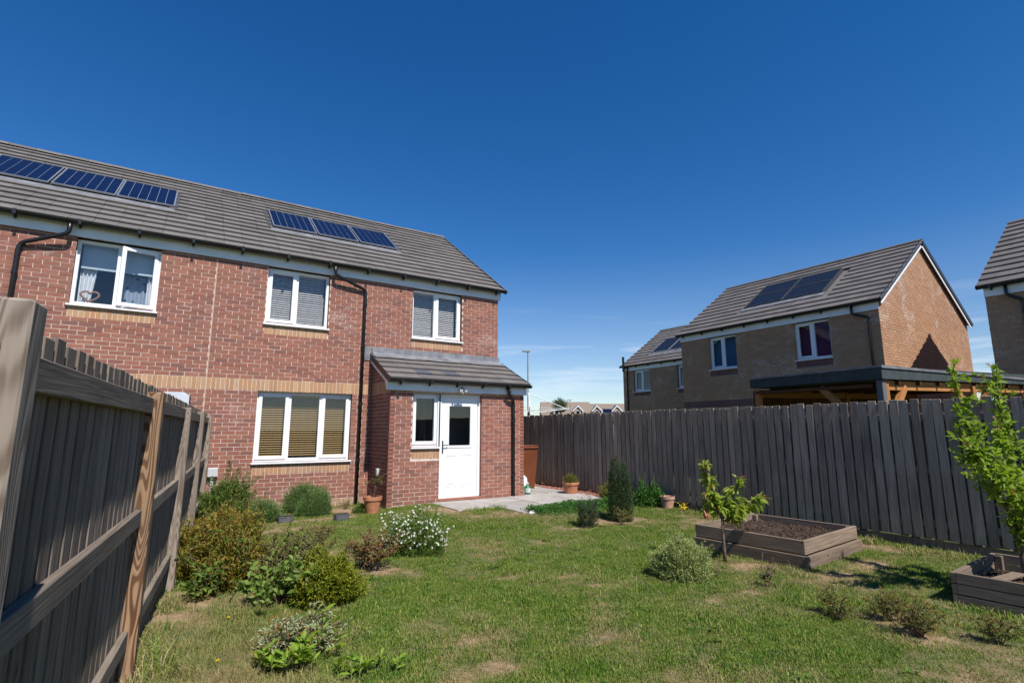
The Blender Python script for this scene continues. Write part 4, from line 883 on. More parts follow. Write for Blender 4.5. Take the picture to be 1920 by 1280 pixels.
# far row of houses beyond the fence
def far_house(label, P0, P1, zr, dormers, pv=None):
    P0, P1 = Vector(P0), Vector(P1); d = (P1 - P0); Ln = d.length; d.normalize(); rz_ = math.atan2(d.y, d.x)
    h = thing('terraced_house', label, 'house', (P0.x, P0.y, 0), rz_, 'far row of houses with dormers')
    b = MB(); b.prism([(-3.4, -0.05), (3.4, -0.05), (3.4, 3.9), (0, zr - 0.15), (-3.4, 3.9)], 0.1, Ln - 0.1, 0); b.build('wall', M['tan'], h)
    b = MB(); sl = math.atan2(zr - 3.75, 3.6); T_ = Matrix.Translation((0, -3.6, 3.75)) @ Matrix.Rotation(sl, 4, 'X'); b.box(0, Ln, 0, math.hypot(3.6, zr - 3.75), 0, 0.1, T_)
    T2 = Matrix.Translation((0, 3.6, 3.75)) @ Matrix.Rotation(-sl, 4, 'X'); b.box(0, Ln, -math.hypot(3.6, zr - 3.75), 0, 0, 0.1, T2); rf = b.build('roof', tile_mat('brown_tile', (0.21, 0.165, 0.13)), h)
    for x in dormers:
        b = MB(); b.prism([(x - 0.7, 3.8), (x + 0.7, 3.8), (x + 0.7, 5.0), (x, 5.75), (x - 0.7, 5.0)], -3.3, -0.8, 1); dm = b.build('dormer', M['tan'], h)
        for s_ in (-1, 1):
            b = MB(); b.v = [(x, -3.55, 5.95), (x + s_ * 1.0, -3.55, 4.90), (x + s_ * 1.0, -3.55, 4.65), (x, -3.55, 5.70), (x, -3.35, 5.95), (x + s_ * 1.0, -3.35, 4.90), (x + s_ * 1.0, -3.35, 4.65), (x, -3.35, 5.70)]
            b.f = [(0, 1, 2, 3), (4, 7, 6, 5), (0, 4, 5, 1), (3, 2, 6, 7), (1, 5, 6, 2)]; b.mi = [0] * 5; b.build('barge_board', M['white'], dm)
            b = MB(); b.v = [(x, -3.35, 5.97), (x + s_ * 1.02, -3.35, 4.92), (x + s_ * 1.02, -0.6, 4.92), (x, -0.2, 5.97)]; b.f = [(0, 1, 2, 3)]; b.mi = [0]; b.build('dormer_roof', M['tile_dark'], dm)
        b = MB(); b.box(x - 0.42, x + 0.42, -3.36, -3.302, 4.1, 5.0); b.build('window_frame', M['white'], dm); b = MB(); b.box(x - 0.34, x + 0.34, -3.372, -3.362, 4.17, 4.93); b.build('pane', M['pvblack'], dm)
    if pv:
        for i in range(3): b = MB(); b.box(pv + i * 0.72, pv + i * 0.72 + 0.68, 1.0, 2.5, 0.12, 0.17, T_); b.build('solar_panel', M['pvcell'], h)
    return h
c0 = Vector(CAM); sc_ = lambda p, k=100 / 70: c0 + (Vector(p) - c0) * k
A = sc_((42.0, 46.1, 0)); Bm = sc_((47.5, 42.51, 0)); Cc = sc_((53.5, 38.6, 0))
LA = (Bm - A).length; LB = (Cc - Bm).length
far_house('far tan house with two white trimmed dormers, its ridge a little higher', A, Bm, 6.62, [2.9, LA - 2.6])
far_house('far tan house with white trimmed dormers either side of blue solar panels', Bm, Cc, 6.28, [0.9, 4.6], 2.2)

# ------------------------------------------------------------------ timber shelter beyond the fence
sh = thing('timber_shelter', 'open timber shelter with dark felt roof and orange braces over the fence', 'shelter', (9.98, -7.44, 0), R(-6.5))
b = MB(); 
k = [(0, 0, 2.29), (5.75, 0, 2.40), (5.75, 2.42, 2.42), (0, 2.42, 2.31)]
b.v = [(x, y, z) for (x, y, z) in k] + [(x, y, z + 0.19) for (x, y, z) in k]; b.f = [(0, 1, 2, 3), (4, 7, 6, 5), (0, 4, 5, 1), (1, 5, 6, 2), (2, 6, 7, 3), (3, 7, 4, 0)]; b.mi = [0] * 6; b.build('roof', M['felt'], sh)
b = MB(); b.box(-0.012, 5.77, -0.02, -0.001, 2.46, 2.50); b.box(-0.02, -0.001, -0.02, 2.44, 2.472, 2.505); b.build('roof_trim', M['lead'], sh)
for (x, y, m_) in ((0.06, 0.04, 'post_grey'), (2.8, 0.04, 'cedar'), (5.4, 0.04, 'cedar'), (0.06, 2.28, 'cedar'), (2.8, 2.28, 'cedar'), (5.4, 2.28, 'cedar')):
    b = MB(); b.cbox(-0.05, 0.05, -0.05, 0.05, 0, 2.28, 0.006); b.build('post', M[m_], sh, (x + 0.05, y + 0.05, 0))
b = MB(); b.cbox(-0.04, 0.04, -0.02, 0.02, 0, 2.28, 0.005); b.build('post', M['cedar'], sh, (0.21, 0.07, 0))
def beam(P, Q, wd, dp, mat, name):
    P, Q = Vector(P), Vector(Q); d = Q - P; b = MB(); b.cbox(-wd / 2, wd / 2, -dp / 2, dp / 2, 0, d.length, 0.005); o = b.build(name, mat, sh); o.matrix_local = Matrix.Translation(P) @ d.to_track_quat('Z', 'Y').to_matrix().to_4x4(); return o
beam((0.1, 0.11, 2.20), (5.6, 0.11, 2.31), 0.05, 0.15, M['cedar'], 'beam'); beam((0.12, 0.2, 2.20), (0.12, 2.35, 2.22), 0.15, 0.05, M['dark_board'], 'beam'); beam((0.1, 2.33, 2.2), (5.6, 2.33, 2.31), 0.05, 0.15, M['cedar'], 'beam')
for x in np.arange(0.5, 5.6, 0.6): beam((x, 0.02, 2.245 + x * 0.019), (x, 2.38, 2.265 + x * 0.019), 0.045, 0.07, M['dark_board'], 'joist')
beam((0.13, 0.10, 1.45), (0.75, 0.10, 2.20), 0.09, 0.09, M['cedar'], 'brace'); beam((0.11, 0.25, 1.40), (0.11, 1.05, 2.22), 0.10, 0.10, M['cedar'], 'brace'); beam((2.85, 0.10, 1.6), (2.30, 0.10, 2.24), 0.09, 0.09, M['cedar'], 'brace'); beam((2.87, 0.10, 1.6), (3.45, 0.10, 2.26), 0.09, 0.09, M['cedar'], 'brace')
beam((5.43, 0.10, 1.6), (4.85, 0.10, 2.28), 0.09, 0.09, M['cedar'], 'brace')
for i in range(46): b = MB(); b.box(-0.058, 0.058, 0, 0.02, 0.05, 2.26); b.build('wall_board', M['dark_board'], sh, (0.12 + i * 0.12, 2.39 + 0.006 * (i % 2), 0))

# ------------------------------------------------------------------ fences
def along(P, Q):
    P, Q = Vector(P), Vector(Q); d = Q - P; return d.length, math.atan2(d.y, d.x)
# near fence: rails and posts face the garden
fx = lambda y: 0.645 + 0.098 * (y + 7.1)
Ln, az = along((fx(-13.7), -13.7, 0), (fx(-0.2), -0.2, 0))
nf = thing('board_fence', 'weathered close board fence with rails and a brown grained post beside the shrubs', 'fence', (fx(-13.7), -13.7, 0), az)
POSTS = [(-13.7, 1.84, 'post'), (-11.6, 1.84, 'post'), (-9.52, 1.82, 'post'), (-7.1, 1.752, 'post_brown'), (-4.9, 1.735, 'post'), (-2.7, 1.76, 'post'), (-0.5, 1.745, 'post')]
ky = 1 / math.cos(math.atan(0.098)); us_ = [(y + 13.7) * ky for y, _, _ in POSTS]
for (y, z, m_), uu in zip(POSTS, us_):
    b = MB(); b.cbox(-0.05, 0.05, -0.05, 0.05, -0.1, z, 0.006); b.build('post', M[m_], nf, (uu + 0.05, -0.05, 0))
for i in range(len(us_)):
    a = us_[i] + 0.1; c = us_[i + 1] if i + 1 < len(us_) else Ln
    for zz in (1.67, 0.985, 0.30):
        if c - a < 0.1: continue
        b = MB(); b.cbox(-0.019, 0.019, -0.048, 0.048, 0, c - a - 0.004, 0.004); o = b.build('rail', M['fence'], nf); o.matrix_local = Matrix.Translation((a + 0.002, -0.035, zz + random.uniform(-0.006, 0.006))) @ Matrix.Rotation(R(90), 4, 'Y') @ Matrix.Rotation(R(90), 4, 'Z')
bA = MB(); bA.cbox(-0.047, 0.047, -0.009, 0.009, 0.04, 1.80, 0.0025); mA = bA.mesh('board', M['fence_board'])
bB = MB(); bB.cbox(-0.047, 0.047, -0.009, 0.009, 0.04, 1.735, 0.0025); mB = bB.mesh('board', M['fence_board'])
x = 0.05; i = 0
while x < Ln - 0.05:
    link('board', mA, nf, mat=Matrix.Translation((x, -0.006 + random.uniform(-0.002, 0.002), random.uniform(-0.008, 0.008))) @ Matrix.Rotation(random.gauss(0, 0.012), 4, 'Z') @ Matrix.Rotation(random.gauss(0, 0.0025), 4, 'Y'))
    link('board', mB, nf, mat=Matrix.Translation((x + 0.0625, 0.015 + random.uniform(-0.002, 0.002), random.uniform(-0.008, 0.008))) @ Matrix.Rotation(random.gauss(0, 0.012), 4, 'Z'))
    x += 0.125
# far fence: flat boards towards the garden
RFX = 9.15
ff = thing('board_fence', 'tall dark silvered board fence running behind the raised beds and pots', 'fence', (RFX, 3.0, 0), -math.pi / 2)
FL = 16.5
mAs = []
for wv_ in (0.0545, 0.052, 0.0565, 0.0535, 0.0495): bA = MB(); bA.cbox(-wv_, wv_, -0.010, 0.010, 0.13, 1.905, 0.003); mAs.append(bA.mesh('board', M['fence_far']))
bB = MB(); bB.cbox(-0.05, 0.05, -0.009, 0.009, 0.12, 1.875, 0.003); mB = bB.mesh('board', M['fence_far'])
x = 0.06
while x < FL:
    link('board', random.choice(mAs), ff, mat=Matrix.Translation((x + random.uniform(-0.003, 0.003), 0.012 + random.uniform(-0.003, 0.005), random.uniform(-0.014, 0.016))) @ Matrix.Rotation(random.gauss(0, 0.035), 4, 'Z') @ Matrix.Rotation(random.gauss(0, 0.004), 4, 'Y'))
    link('board', mB, ff, mat=Matrix.Translation((x + 0.0635, 0.082, random.uniform(-0.01, 0.01))))
    x += 0.127
for zz in (0.32, 1.0, 1.68): b = MB(); b.cbox(0, FL, 0.026, 0.070, zz - 0.045, zz + 0.045, 0.004); b.build('rail', M['fence_far'], ff)
for i in range(9): b = MB(); b.cbox(-0.05, 0.05, 0.094, 0.19, 0, 1.86, 0.005); b.build('post', M['fence_far'], ff, (0.4 + i * 1.95, 0, 0))
x = 0.0
while x < FL:
    b = MB(); b.cbox(0.004, 2.99, 0.028, 0.056, -0.06, 0.118, 0.004); b.build('gravel_board', M['bed'], ff, (x, 0, 0)); x += 3.0

# ------------------------------------------------------------------ patio and gravel
def slab_mat():
    n = NB('paving_slab'); r = n.rand(); p = n.pos(); col = n.ramp(r, [(0, (0.34, 0.315, 0.29)), (0.5, (0.40, 0.37, 0.34)), (1, (0.45, 0.415, 0.38))])
    f = n.noise(p, 5, 6, 0.65); col = n.mix(n.rng(f, 0.4, 0.7, 0, 0.5), col, (0.22, 0.20, 0.17)); f3 = n.noise(p, 1.4, 5, 0.6); col = n.mix(n.rng(f3, 0.5, 0.7, 0, 0.4), col, (0.25, 0.23, 0.18)); n.bump(n.noise(p, 120, 4), 0.25, 0.003); return n.fin(col, 0.85, 0.25)
ms = slab_mat(); PZ = 0.085
pt = bpy.data.objects.new('patio', None); COL.objects.link(pt); pt['kind'] = 'structure'; pt['label'] = 'pale grey paved patio outside the porch door'
def slabs(x0, x1, y0, y1, nx_, ny_):
    wx, wy = (x1 - x0) / nx_, (y1 - y0) / ny_
    for i in range(nx_):
        for j in range(ny_):
            b = MB(); b.cbox(-wx / 2 + 0.008, wx / 2 - 0.008, -wy / 2 + 0.008, wy / 2 - 0.008, -0.05, 0, 0.005); o = b.build('paving_slab', ms, pt, (x0 + (i + 0.5) * wx, y0 + (j + 0.5) * wy, PZ + random.uniform(-0.003, 0.003))); o.rotation_euler = (random.gauss(0, 0.003), random.gauss(0, 0.003), 0)
slabs(5.28, 8.80, -2.38, -1.185, 4, 2); slabs(6.15, 8.80, -3.20, -2.38, 3, 1); slabs(7.57, 8.80, -1.185, 3.0, 2, 7)
b = MB(); b.box(5.29, 8.79, -2.37, -1.16, 0.02, PZ - 0.014); b.box(6.17, 8.79, -3.19, -2.371, 0.02, PZ - 0.014); b.box(7.55, 8.79, -1.159, 2.98, 0.02, PZ - 0.014); b.build('slab_bedding', plain('patio_joint', (0.11, 0.10, 0.075), 0.95, 0.1), pt)
n = 1500; G = []; F = []; ico = np.array([(1, 0, 0), (-1, 0, 0), (0, 1, 0), (0, -1, 0), (0, 0, 1), (0, 0, -1)], float); icf = np.array([(0, 2, 4), (2, 1, 4), (1, 3, 4), (3, 0, 4), (2, 0, 5), (1, 2, 5), (3, 1, 5), (0, 3, 5)])
c = np.stack([rng.uniform(8.81, 9.13, n), rng.uniform(-2.3, 2.9, n), rng.uniform(0.055, 0.095, n)], 1); sz = rng.uniform(0.010, 0.024, (n, 1, 1)); q = ico[None] * rng.uniform(0.6, 1.2, (n, 6, 1)) * sz * np.array([1, 1, 0.7]); V = (c[:, None] + q).reshape(-1, 3)
gm = leaf_mat('red_gravel', [(0.33, 0.13, 0.10), (0.42, 0.2, 0.16), (0.28, 0.10, 0.08), (0.45, 0.27, 0.22)], 0.0, 0.9, 0.2)
gv = link('gravel', np_mesh('gravel', V, (np.arange(n)[:, None, None] * 6 + icf[None]).reshape(-1, 3), gm), kind='stuff'); tag(gv, 'strip of red stone chippings along the fence base', 'gravel', kind='stuff')
b = MB(); b.box(8.805, 9.14, -2.4, 2.95, 0.0, 0.062); gb = b.build('gravel_bed', plain('gravel_dust', (0.30, 0.13, 0.10), 0.95, 0.1, 0.2, 30, 0.5), gv)

# ------------------------------------------------------------------ raised beds
def soil_mat():
    n = NB('bed_soil'); p = n.pos(); f = n.noise(p, 26, 6, 0.7); n.bump(f, 0.8, 0.03); return n.fin(n.ramp(f, [(0.3, (0.035, 0.024, 0.018)), (0.75, (0.11, 0.075, 0.055))]), 0.95, 0.1)
SOIL = soil_mat()
def raised_bed(label, loc, rz_, W, D, tiers, soil_z, step=0.0, corner=True):
    t = thing('raised_bed', label, 'raised bed', loc, rz_); th = 0.035
    for k_, (z0, z1) in enumerate(tiers):
        o_ = step * (len(tiers) - 1 - k_)
        for nm, (x0, x1, y0, y1) in (('a', (-W / 2 - o_, W / 2 + o_, -D / 2 - o_, -D / 2 - o_ + th)), ('b', (-W / 2 - o_, W / 2 + o_, D / 2 + o_ - th, D / 2 + o_)), ('c', (-W / 2 - o_, -W / 2 - o_ + th, -D / 2 - o_ + th + 0.002, D / 2 + o_ - th - 0.002)), ('d', (W / 2 + o_ - th, W / 2 + o_, -D / 2 - o_ + th + 0.002, D / 2 + o_ - th - 0.002))):
            lx, ly = x1 - x0, y1 - y0; hz = (z1 - z0); longx = lx > ly; Ls = lx if longx else ly
            b = MB(); b.cbox(-th / 2, th / 2, -hz / 2 + 0.002, hz / 2 - 0.002, -Ls / 2, Ls / 2, 0.003); o = b.build('plank', M['bed'], t)
            o.matrix_local = Matrix.Translation(((x0 + x1) / 2, (y0 + y1) / 2, (z0 + z1) / 2 + random.uniform(-0.004, 0.004))) @ (Matrix.Rotation(R(90), 4, 'Z') if longx else Matrix.Identity(4)) @ Matrix.Rotation(R(-90), 4, 'X') @ Matrix.Rotation(random.gauss(0, 0.004), 4, 'Z')
    top = tiers[-1][1]
    if corner:
        for sx in (-1, 1):
            for sy in (-1, 1): b = MB(); b.cbox(-0.03, 0.03, -0.03, 0.03, 0.0, top - 0.012, 0.004); b.build('corner_post', M['bed'], t, (sx * (W / 2 - th - 0.034), sy * (D / 2 - th - 0.034), 0))
    nx_ = 48; X, Y = np.meshgrid(np.linspace(-W / 2 + th, W / 2 - th, nx_), np.linspace(-D / 2 + th, D / 2 - th, nx_)); Z = soil_z + 0.07 * (fnoise(X + loc[0], Y, 3, 3) - 0.5) + 0.045 * (fnoise(X, Y, 11, 4) - 0.5)
    V = np.stack([X.ravel(), Y.ravel(), Z.ravel()], 1); I = (np.arange(nx_ - 1)[:, None] * nx_ + np.arange(nx_ - 1)[None]).ravel(); s_ = link('soil', np_mesh('soil', V, np.stack([I, I + 1, I + nx_ + 1, I + nx_], 1), SOIL, False), t)
    n_ = 900; c = np.stack([rng.uniform(-W / 2 + 0.05, W / 2 - 0.05, n_), rng.uniform(-D / 2 + 0.05, D / 2 - 0.05, n_), np.zeros(n_)], 1); c[:, 2] = soil_z + 0.07 * (fnoise(c[:, 0] + loc[0], c[:, 1], 3, 3) - 0.5) + 0.045 * (fnoise(c[:, 0], c[:, 1], 11, 4) - 0.5) + 0.006
    sz = rng.gamma(2.0, 0.007, (n_, 1, 1)).clip(0.006, 0.04); q = ico[None] * rng.uniform(0.6, 1.25, (n_, 6, 1)) * sz; V = (c[:, None] + q).reshape(-1, 3); link('clods', np_mesh('clods', V, (np.arange(n_)[:, None, None] * 6 + icf[None]).reshape(-1, 3), SOIL), s_, kind='stuff')
    return t
raised_bed('two tier wooden raised bed of bare dark soil behind the little cherry tree', (7.50, -7.02, 0.0), R(5.5), 1.50, 1.36, [(0.0, 0.145), (0.147, 0.30)], 0.215, 0.035)
raised_bed('wooden raised bed with an offcut on its soil and a leafy tree growing in it', (7.42, -9.84, 0.0), R(3), 1.28, 1.55, [(0.0, 0.09), (0.092, 0.18), (0.182, 0.275)], 0.13, 0.0)
b = MB(); b.cbox(-0.2, 0.2, -0.045, 0.045, 0, 0.02, 0.003); o = b.build('wood_offcut', M['bed'], None, (7.35, -9.33, 0.185)); o.rotation_euler = (R(3), R(-4), R(-12)); tag(o, 'short pale wood offcut lying on the soil of the raised bed', 'wood offcut')

# ------------------------------------------------------------------ small garden objects
def pot(label, loc, r, h, mat, tilt=0.0):
    t = thing('plant_pot', label, 'plant pot', loc); b = MB(); rb_ = r * 0.68
    b.lathe([(0.001, 0), (rb_, 0), (r * 0.92, h * 0.78), (r, h * 0.78), (r * 1.02, h), (r * 0.93, h), (r * 0.9, h * 0.8)], (0, 0, 0), 28); b.build('pot_body', mat, t, smooth=False)
    b = MB(); b.lathe([(0.001, h * 0.9), (r * 0.915, h * 0.88)], (0, 0, 0), 28); b.build('soil', M['pot_soil'], t); return t
gz1 = lambda x, y: float(ground_z(np.array([x]), np.array([y]))[0])
pot('terracotta pot holding a sapling at the corner of the porch', (4.06, -1.30, 0.0), 0.17, 0.30, M['terracotta'])
pot('terracotta pot with a low plant on the patio by the fence', (8.62, -1.45, PZ), 0.195, 0.25, M['terracotta'])
pot('pale bare terracotta pot beside the leafy shrub at the fence', (8.95, -3.98, gz1(8.95, -3.98) - 0.005), 0.14, 0.235, M['pale_terracotta'])
bp = thing('plant_pot', 'small broken terracotta pot lying by the fence near the raised bed', 'plant pot', (8.70, -5.08, 0.01)); b = MB(); seg = 20
for i in range(13):
    t = math.pi * 1.3 * i / 12
    for (r_, z) in ((0.06, 0), (0.085, 0.1 + 0.05 * math.sin(i * 1.7)), (0.075, 0.1 + 0.05 * math.sin(i * 1.7)), (0.05, 0.0)): b.v.append((r_ * math.cos(t), r_ * math.sin(t), z))
for i in range(12):
    for j in range(3): a = i * 4 + j; b.f.append((a, a + 4, a + 5, a + 1)); b.mi.append(0)
b.build('pot_body', M['terracotta'], bp)
for (x, y, rz_, lab) in ((2.53, -1.50, 6, 'dark block solar light on bare soil in front of the lavender mounds'), (3.38, -1.74, 16, 'dark block solar light in the grass toward the terracotta pot')):
    t = thing('garden_light', lab, 'garden light', (x, y, 0.0), R(rz_)); b = MB(); b.cbox(-0.12, 0.12, -0.05, 0.05, -0.02, 0.10, 0.008); b.build('housing', plain('slate_plastic', (0.075, 0.08, 0.09), 0.45, 0.4), t); b = MB(); b.box(-0.10, 0.10, -0.053, -0.0505, 0.015, 0.075); b.build('lens', plain('smoked_lens', (0.12, 0.12, 0.13), 0.2, 0.5), t); b = MB(); b.cbox(-0.112, 0.112, -0.042, 0.042, 0.1005, 0.108, 0.002); b.build('solar_cell', M['pvblack'], t)
wb = thing('wheelie_bin', 'brown wheelie bin standing by the fence past the porch', 'bin', (7.92, -0.42, PZ), R(8))
b = MB(); k = [(-0.23, -0.25, 0.06), (0.23, -0.25, 0.06), (0.23, 0.22, 0.06), (-0.23, 0.22, 0.06), (-0.28, -0.33, 0.98), (0.28, -0.33, 0.98), (0.28, 0.28, 0.98), (-0.28, 0.28, 0.98)]; b.v = k; b.f = [(3, 2, 1, 0), (0, 1, 5, 4), (1, 2, 6, 5), (2, 3, 7, 6), (3, 0, 4, 7), (4, 5, 6, 7)]; b.mi = [0] * 6; b.build('body', M['bin'], wb)
b = MB(); b.cbox(-0.30, 0.30, -0.36, 0.31, 0.985, 1.035, 0.015); b.cbox(-0.27, 0.27, -0.33, 0.28, 1.035, 1.065, 0.012); b.build('lid', M['bin'], wb)
b = MB(); b.tube([(-0.25, 0.36, 0.96), (0.25, 0.36, 0.96)], 0.018, 8); b.box(-0.22, -0.19, 0.28, 0.36, 0.94, 0.98); b.box(0.19, 0.22, 0.28, 0.36, 0.94, 0.98); b.build('handle', M['bin'], wb)
for s_ in (-1, 1): b = MB(); b.tube([(s_ * 0.24, 0.24, 0.10), (s_ * 0.29, 0.24, 0.10)], 0.10, 16); b.build('wheel', M['black'], wb)
# bag and bottle against the porch
pb = thing('compost_bag', 'crumpled white and green compost bag leaning behind the porch corner', 'bag', (7.74, -0.80, PZ)); b = MB(); prof = [(0.09, 0.0), (0.13, 0.06), (0.125, 0.2), (0.09, 0.33), (0.05, 0.40)]; b.lathe(prof, (0, 0, 0), 14); bag = b.build('bag_body', plain('bag_film', (0.70, 0.74, 0.70), 0.4, 0.4, 0.06, 8), pb, smooth=True)
for v in bag.data.vertices: v.co.x += 0.02 * math.sin(v.co.z * 30 + v.co.y * 40); v.co.y = v.co.y * 0.6 + 0.01 * math.sin(v.co.z * 47 + v.co.x * 31)
b = MB(); b.lathe([(0.128, 0.07), (0.134, 0.08), (0.133, 0.15), (0.127, 0.16)], (0.005, 0, 0), 14); gb_ = b.build('green_band', plain('green_print', (0.10, 0.32, 0.10), 0.4, 0.4), pb)
for v in gb_.data.vertices: v.co.x += 0.02 * math.sin(v.co.z * 30 + v.co.y * 40); v.co.y *= 0.62
bt = thing('feed_bottle', 'green and white plastic bottle on the patio beside the porch corner', 'bottle', (7.70, -1.05, PZ)); b = MB(); b.lathe([(0.001, 0), (0.06, 0), (0.068, 0.02), (0.068, 0.15), (0.045, 0.19), (0.022, 0.2), (0.022, 0.225)], (0, 0, 0), 18); b.build('bottle_body', plain('dark_green_plastic', (0.03, 0.17, 0.08), 0.35, 0.5), bt, smooth=True)
b = MB(); b.lathe([(0.0685, 0.035), (0.070, 0.04), (0.070, 0.13), (0.0685, 0.135)], (0, 0, 0), 18); b.build('bottle_sticker', plain('pale_sticker', (0.6, 0.7, 0.66), 0.5, 0.3, 0.25, 25), bt); b = MB(); b.lathe([(0.026, 0.222), (0.026, 0.25), (0.001, 0.252)], (0, 0, 0), 14); b.build('cap', M['white'], bt)
st = MB(); st.lathe([(0.001, 0.075), (0.05, 0.06), (0.075, 0.03), (0.07, 0.0)], (0, 0, 0), 10); stn = st.build('white_stone', plain('pale_stone', (0.66, 0.64, 0.6), 0.9, 0.2), None, (6.28, -3.30, 0.05)); stn.scale = (1.2, 0.8, 1); tag(stn, 'pale rounded stone at the corner of the patio slabs', 'stone')
# pale cabinet top showing over the near fence
cb = thing('plastic_cabinet', 'pale grey plastic cabinet showing over the top of the near fence', 'cabinet', (0.80, -3.2, 0)); b = MB(); b.prism([(-0.16, 0), (0.16, 0), (0.16, 1.93), (0.10, 1.97), (-0.10, 1.97), (-0.16, 1.93)], -0.35, 0.0, 1); b.build('shell', plain('pale_cabinet', (0.55, 0.57, 0.62), 0.5, 0.4), cb); b = MB(); b.box(0.161, 0.175, -0.36, 0.01, 0.05, 1.93); b.build('edge_seal', M['black'], cb)
# rotary clothes airer beyond the porch corner
ra = thing('clothes_airer', 'white rotary clothes airer showing above the far fence', 'clothes airer', (9.66, 1.74, 0)); b = MB(); b.tube([(0, 0, 0), (0, 0, 2.60)], 0.013, 8); b.build('pole', M['rope'], ra); ends = []
for i in range(4):
    t = R(-33 + 90 * i); e = Vector((1.22 * math.cos(t), 1.22 * math.sin(t), 2.13)); ends.append(e); b = MB(); b.tube([(0, 0, 1.98), e], 0.013, 8); b.build('arm', M['rope'], ra); b = MB(); b.tube([(0, 0, 2.58), e * 0.98], 0.011, 6); b.build('stay', M['rope'], ra)
for f_ in (1.0, 0.75, 0.5): b = MB(); q = [Vector((e.x * f_, e.y * f_, 1.98 + (e.z - 1.98) * f_)) for e in ends]; b.tube(q + [q[0]], 0.005, 5); b.build('line', M['rope'], ra)
b = MB(); b.lathe([(0.03, -0.05), (0.045, 0.0), (0.03, 0.05)], (0, 0, 1.98), 10); b.build('hub', M['dark'], ra)
# street lamps
def street_lamp(label, P, hgt, arm):
    t = thing('street_lamp', label, 'street lamp', P, 0, 'far street lamps'); b = MB(); b.tube([(0, 0, 0), (0, 0, 1.2), (0, 0, hgt)], [0.085, 0.065, 0.05], 10); b.build('pole', M['galv'], t); b = MB(); d = Vector((math.cos(-0.57), math.sin(-0.57), 0)); T_ = Matrix.Translation((0, 0, hgt)) @ Matrix.Rotation(-0.57, 4, 'Z'); b.cbox(-0.42 * arm, 0.18 * arm, -0.13, 0.13, -0.03, 0.08, 0.02, T_); b.build('lamp_head', M['galv'], t); b = MB(); b.cbox(0.14 * arm, 0.22 * arm, -0.1, 0.1, 0.02, 0.16, 0.02, T_); b.build('photocell', M['grey_plastic'], t)
street_lamp('tall grey street lamp rising beyond the porch roof', (23.25, 21.6, 0), 7.40, 1.0)
p2 = sc_((45.4, 44.0, 0), 86 / 70); street_lamp('distant slim street lamp above the far tan roofs', (p2.x, p2.y, 0), 6.3, 1.0)

# ------------------------------------------------------------------ plants
def unit(v): return v / np.maximum(np.linalg.norm(v, axis=-1, keepdims=True), 1e-9)
def leaf_mesh(name, P, D, Ln_, Wd, mat, parent, broad=False, fold=0.25, droop=0.0):
    """one small folded leaf per row: P base, D direction"""
    n = len(P); D = unit(D); up_ = np.tile([0, 0, 1.0], (n, 1)) + rng.normal(0, 0.45, (n, 3)); S = unit(np.cross(D, up_)); N_ = unit(np.cross(S, D)); Ln_ = np.broadcast_to(Ln_, (n,))[:, None]; Wd = np.broadcast_to(Wd, (n,))[:, None]
    tip = P + D * Ln_ - np.array([0, 0, 1.0]) * Ln_ * droop
    if not broad:
        m = P + D * Ln_ * 0.45; V = np.stack([P, m + S * Wd * 0.5 + N_ * Wd * fold, tip, m - S * Wd * 0.5 + N_ * Wd * fold], 1); F1 = np.array([(0, 1, 2), (0, 2, 3)]); k = 4
    else:
        m1 = P + D * Ln_ * 0.28; m2 = P + D * Ln_ * 0.66 - np.array([0, 0, 1.0]) * Ln_ * droop * 0.4; c2 = P + D * Ln_ * 0.5 - np.array([0, 0, 1.0]) * Ln_ * droop * 0.2
        V = np.stack([P, m1 + S * Wd * 0.42 + N_ * Wd * fold, m2 + S * Wd * 0.44 + N_ * Wd * fold, tip, m2 - S * Wd * 0.44 + N_ * Wd * fold, m1 - S * Wd * 0.42 + N_ * Wd * fold, c2], 1); F1 = np.array([(0, 1, 6), (1, 2, 6), (2, 3, 6), (3, 4, 6), (4, 5, 6), (5, 0, 6)]); k = 7
    F = (np.arange(n)[:, None, None] * k + F1[None]).reshape(-1, 3); return link(name, np_mesh(name, V.reshape(-1, 3), F, mat), parent)
def twigs(paths, name, mat, parent, r0=0.006, r1=0.002, seg=5):
    b = MB()
    for p in paths:
        n = len(p); b.tube([tuple(q) for q in p], [r0 + (r1 - r0) * i / max(1, n - 1) for i in range(n)], seg, cap=False)
    return b.build(name, mat, parent)
def hemis(n, zmin=0.0):
    z = rng.uniform(zmin, 1, n); a = rng.uniform(0, 2 * np.pi, n); r = np.sqrt(np.maximum(0, 1 - z * z)); return np.stack([r * np.cos(a), r * np.sin(a), z], 1)
def lumps(d, k=14, amp=0.2, sharp=14):
    c = hemis(k, -0.1); w_ = rng.uniform(0.4, 1, k); return 1 - amp * 0.6 + amp * np.max(np.exp(sharp * (d @ c.T - 1)) * w_, axis=1) * 1.4
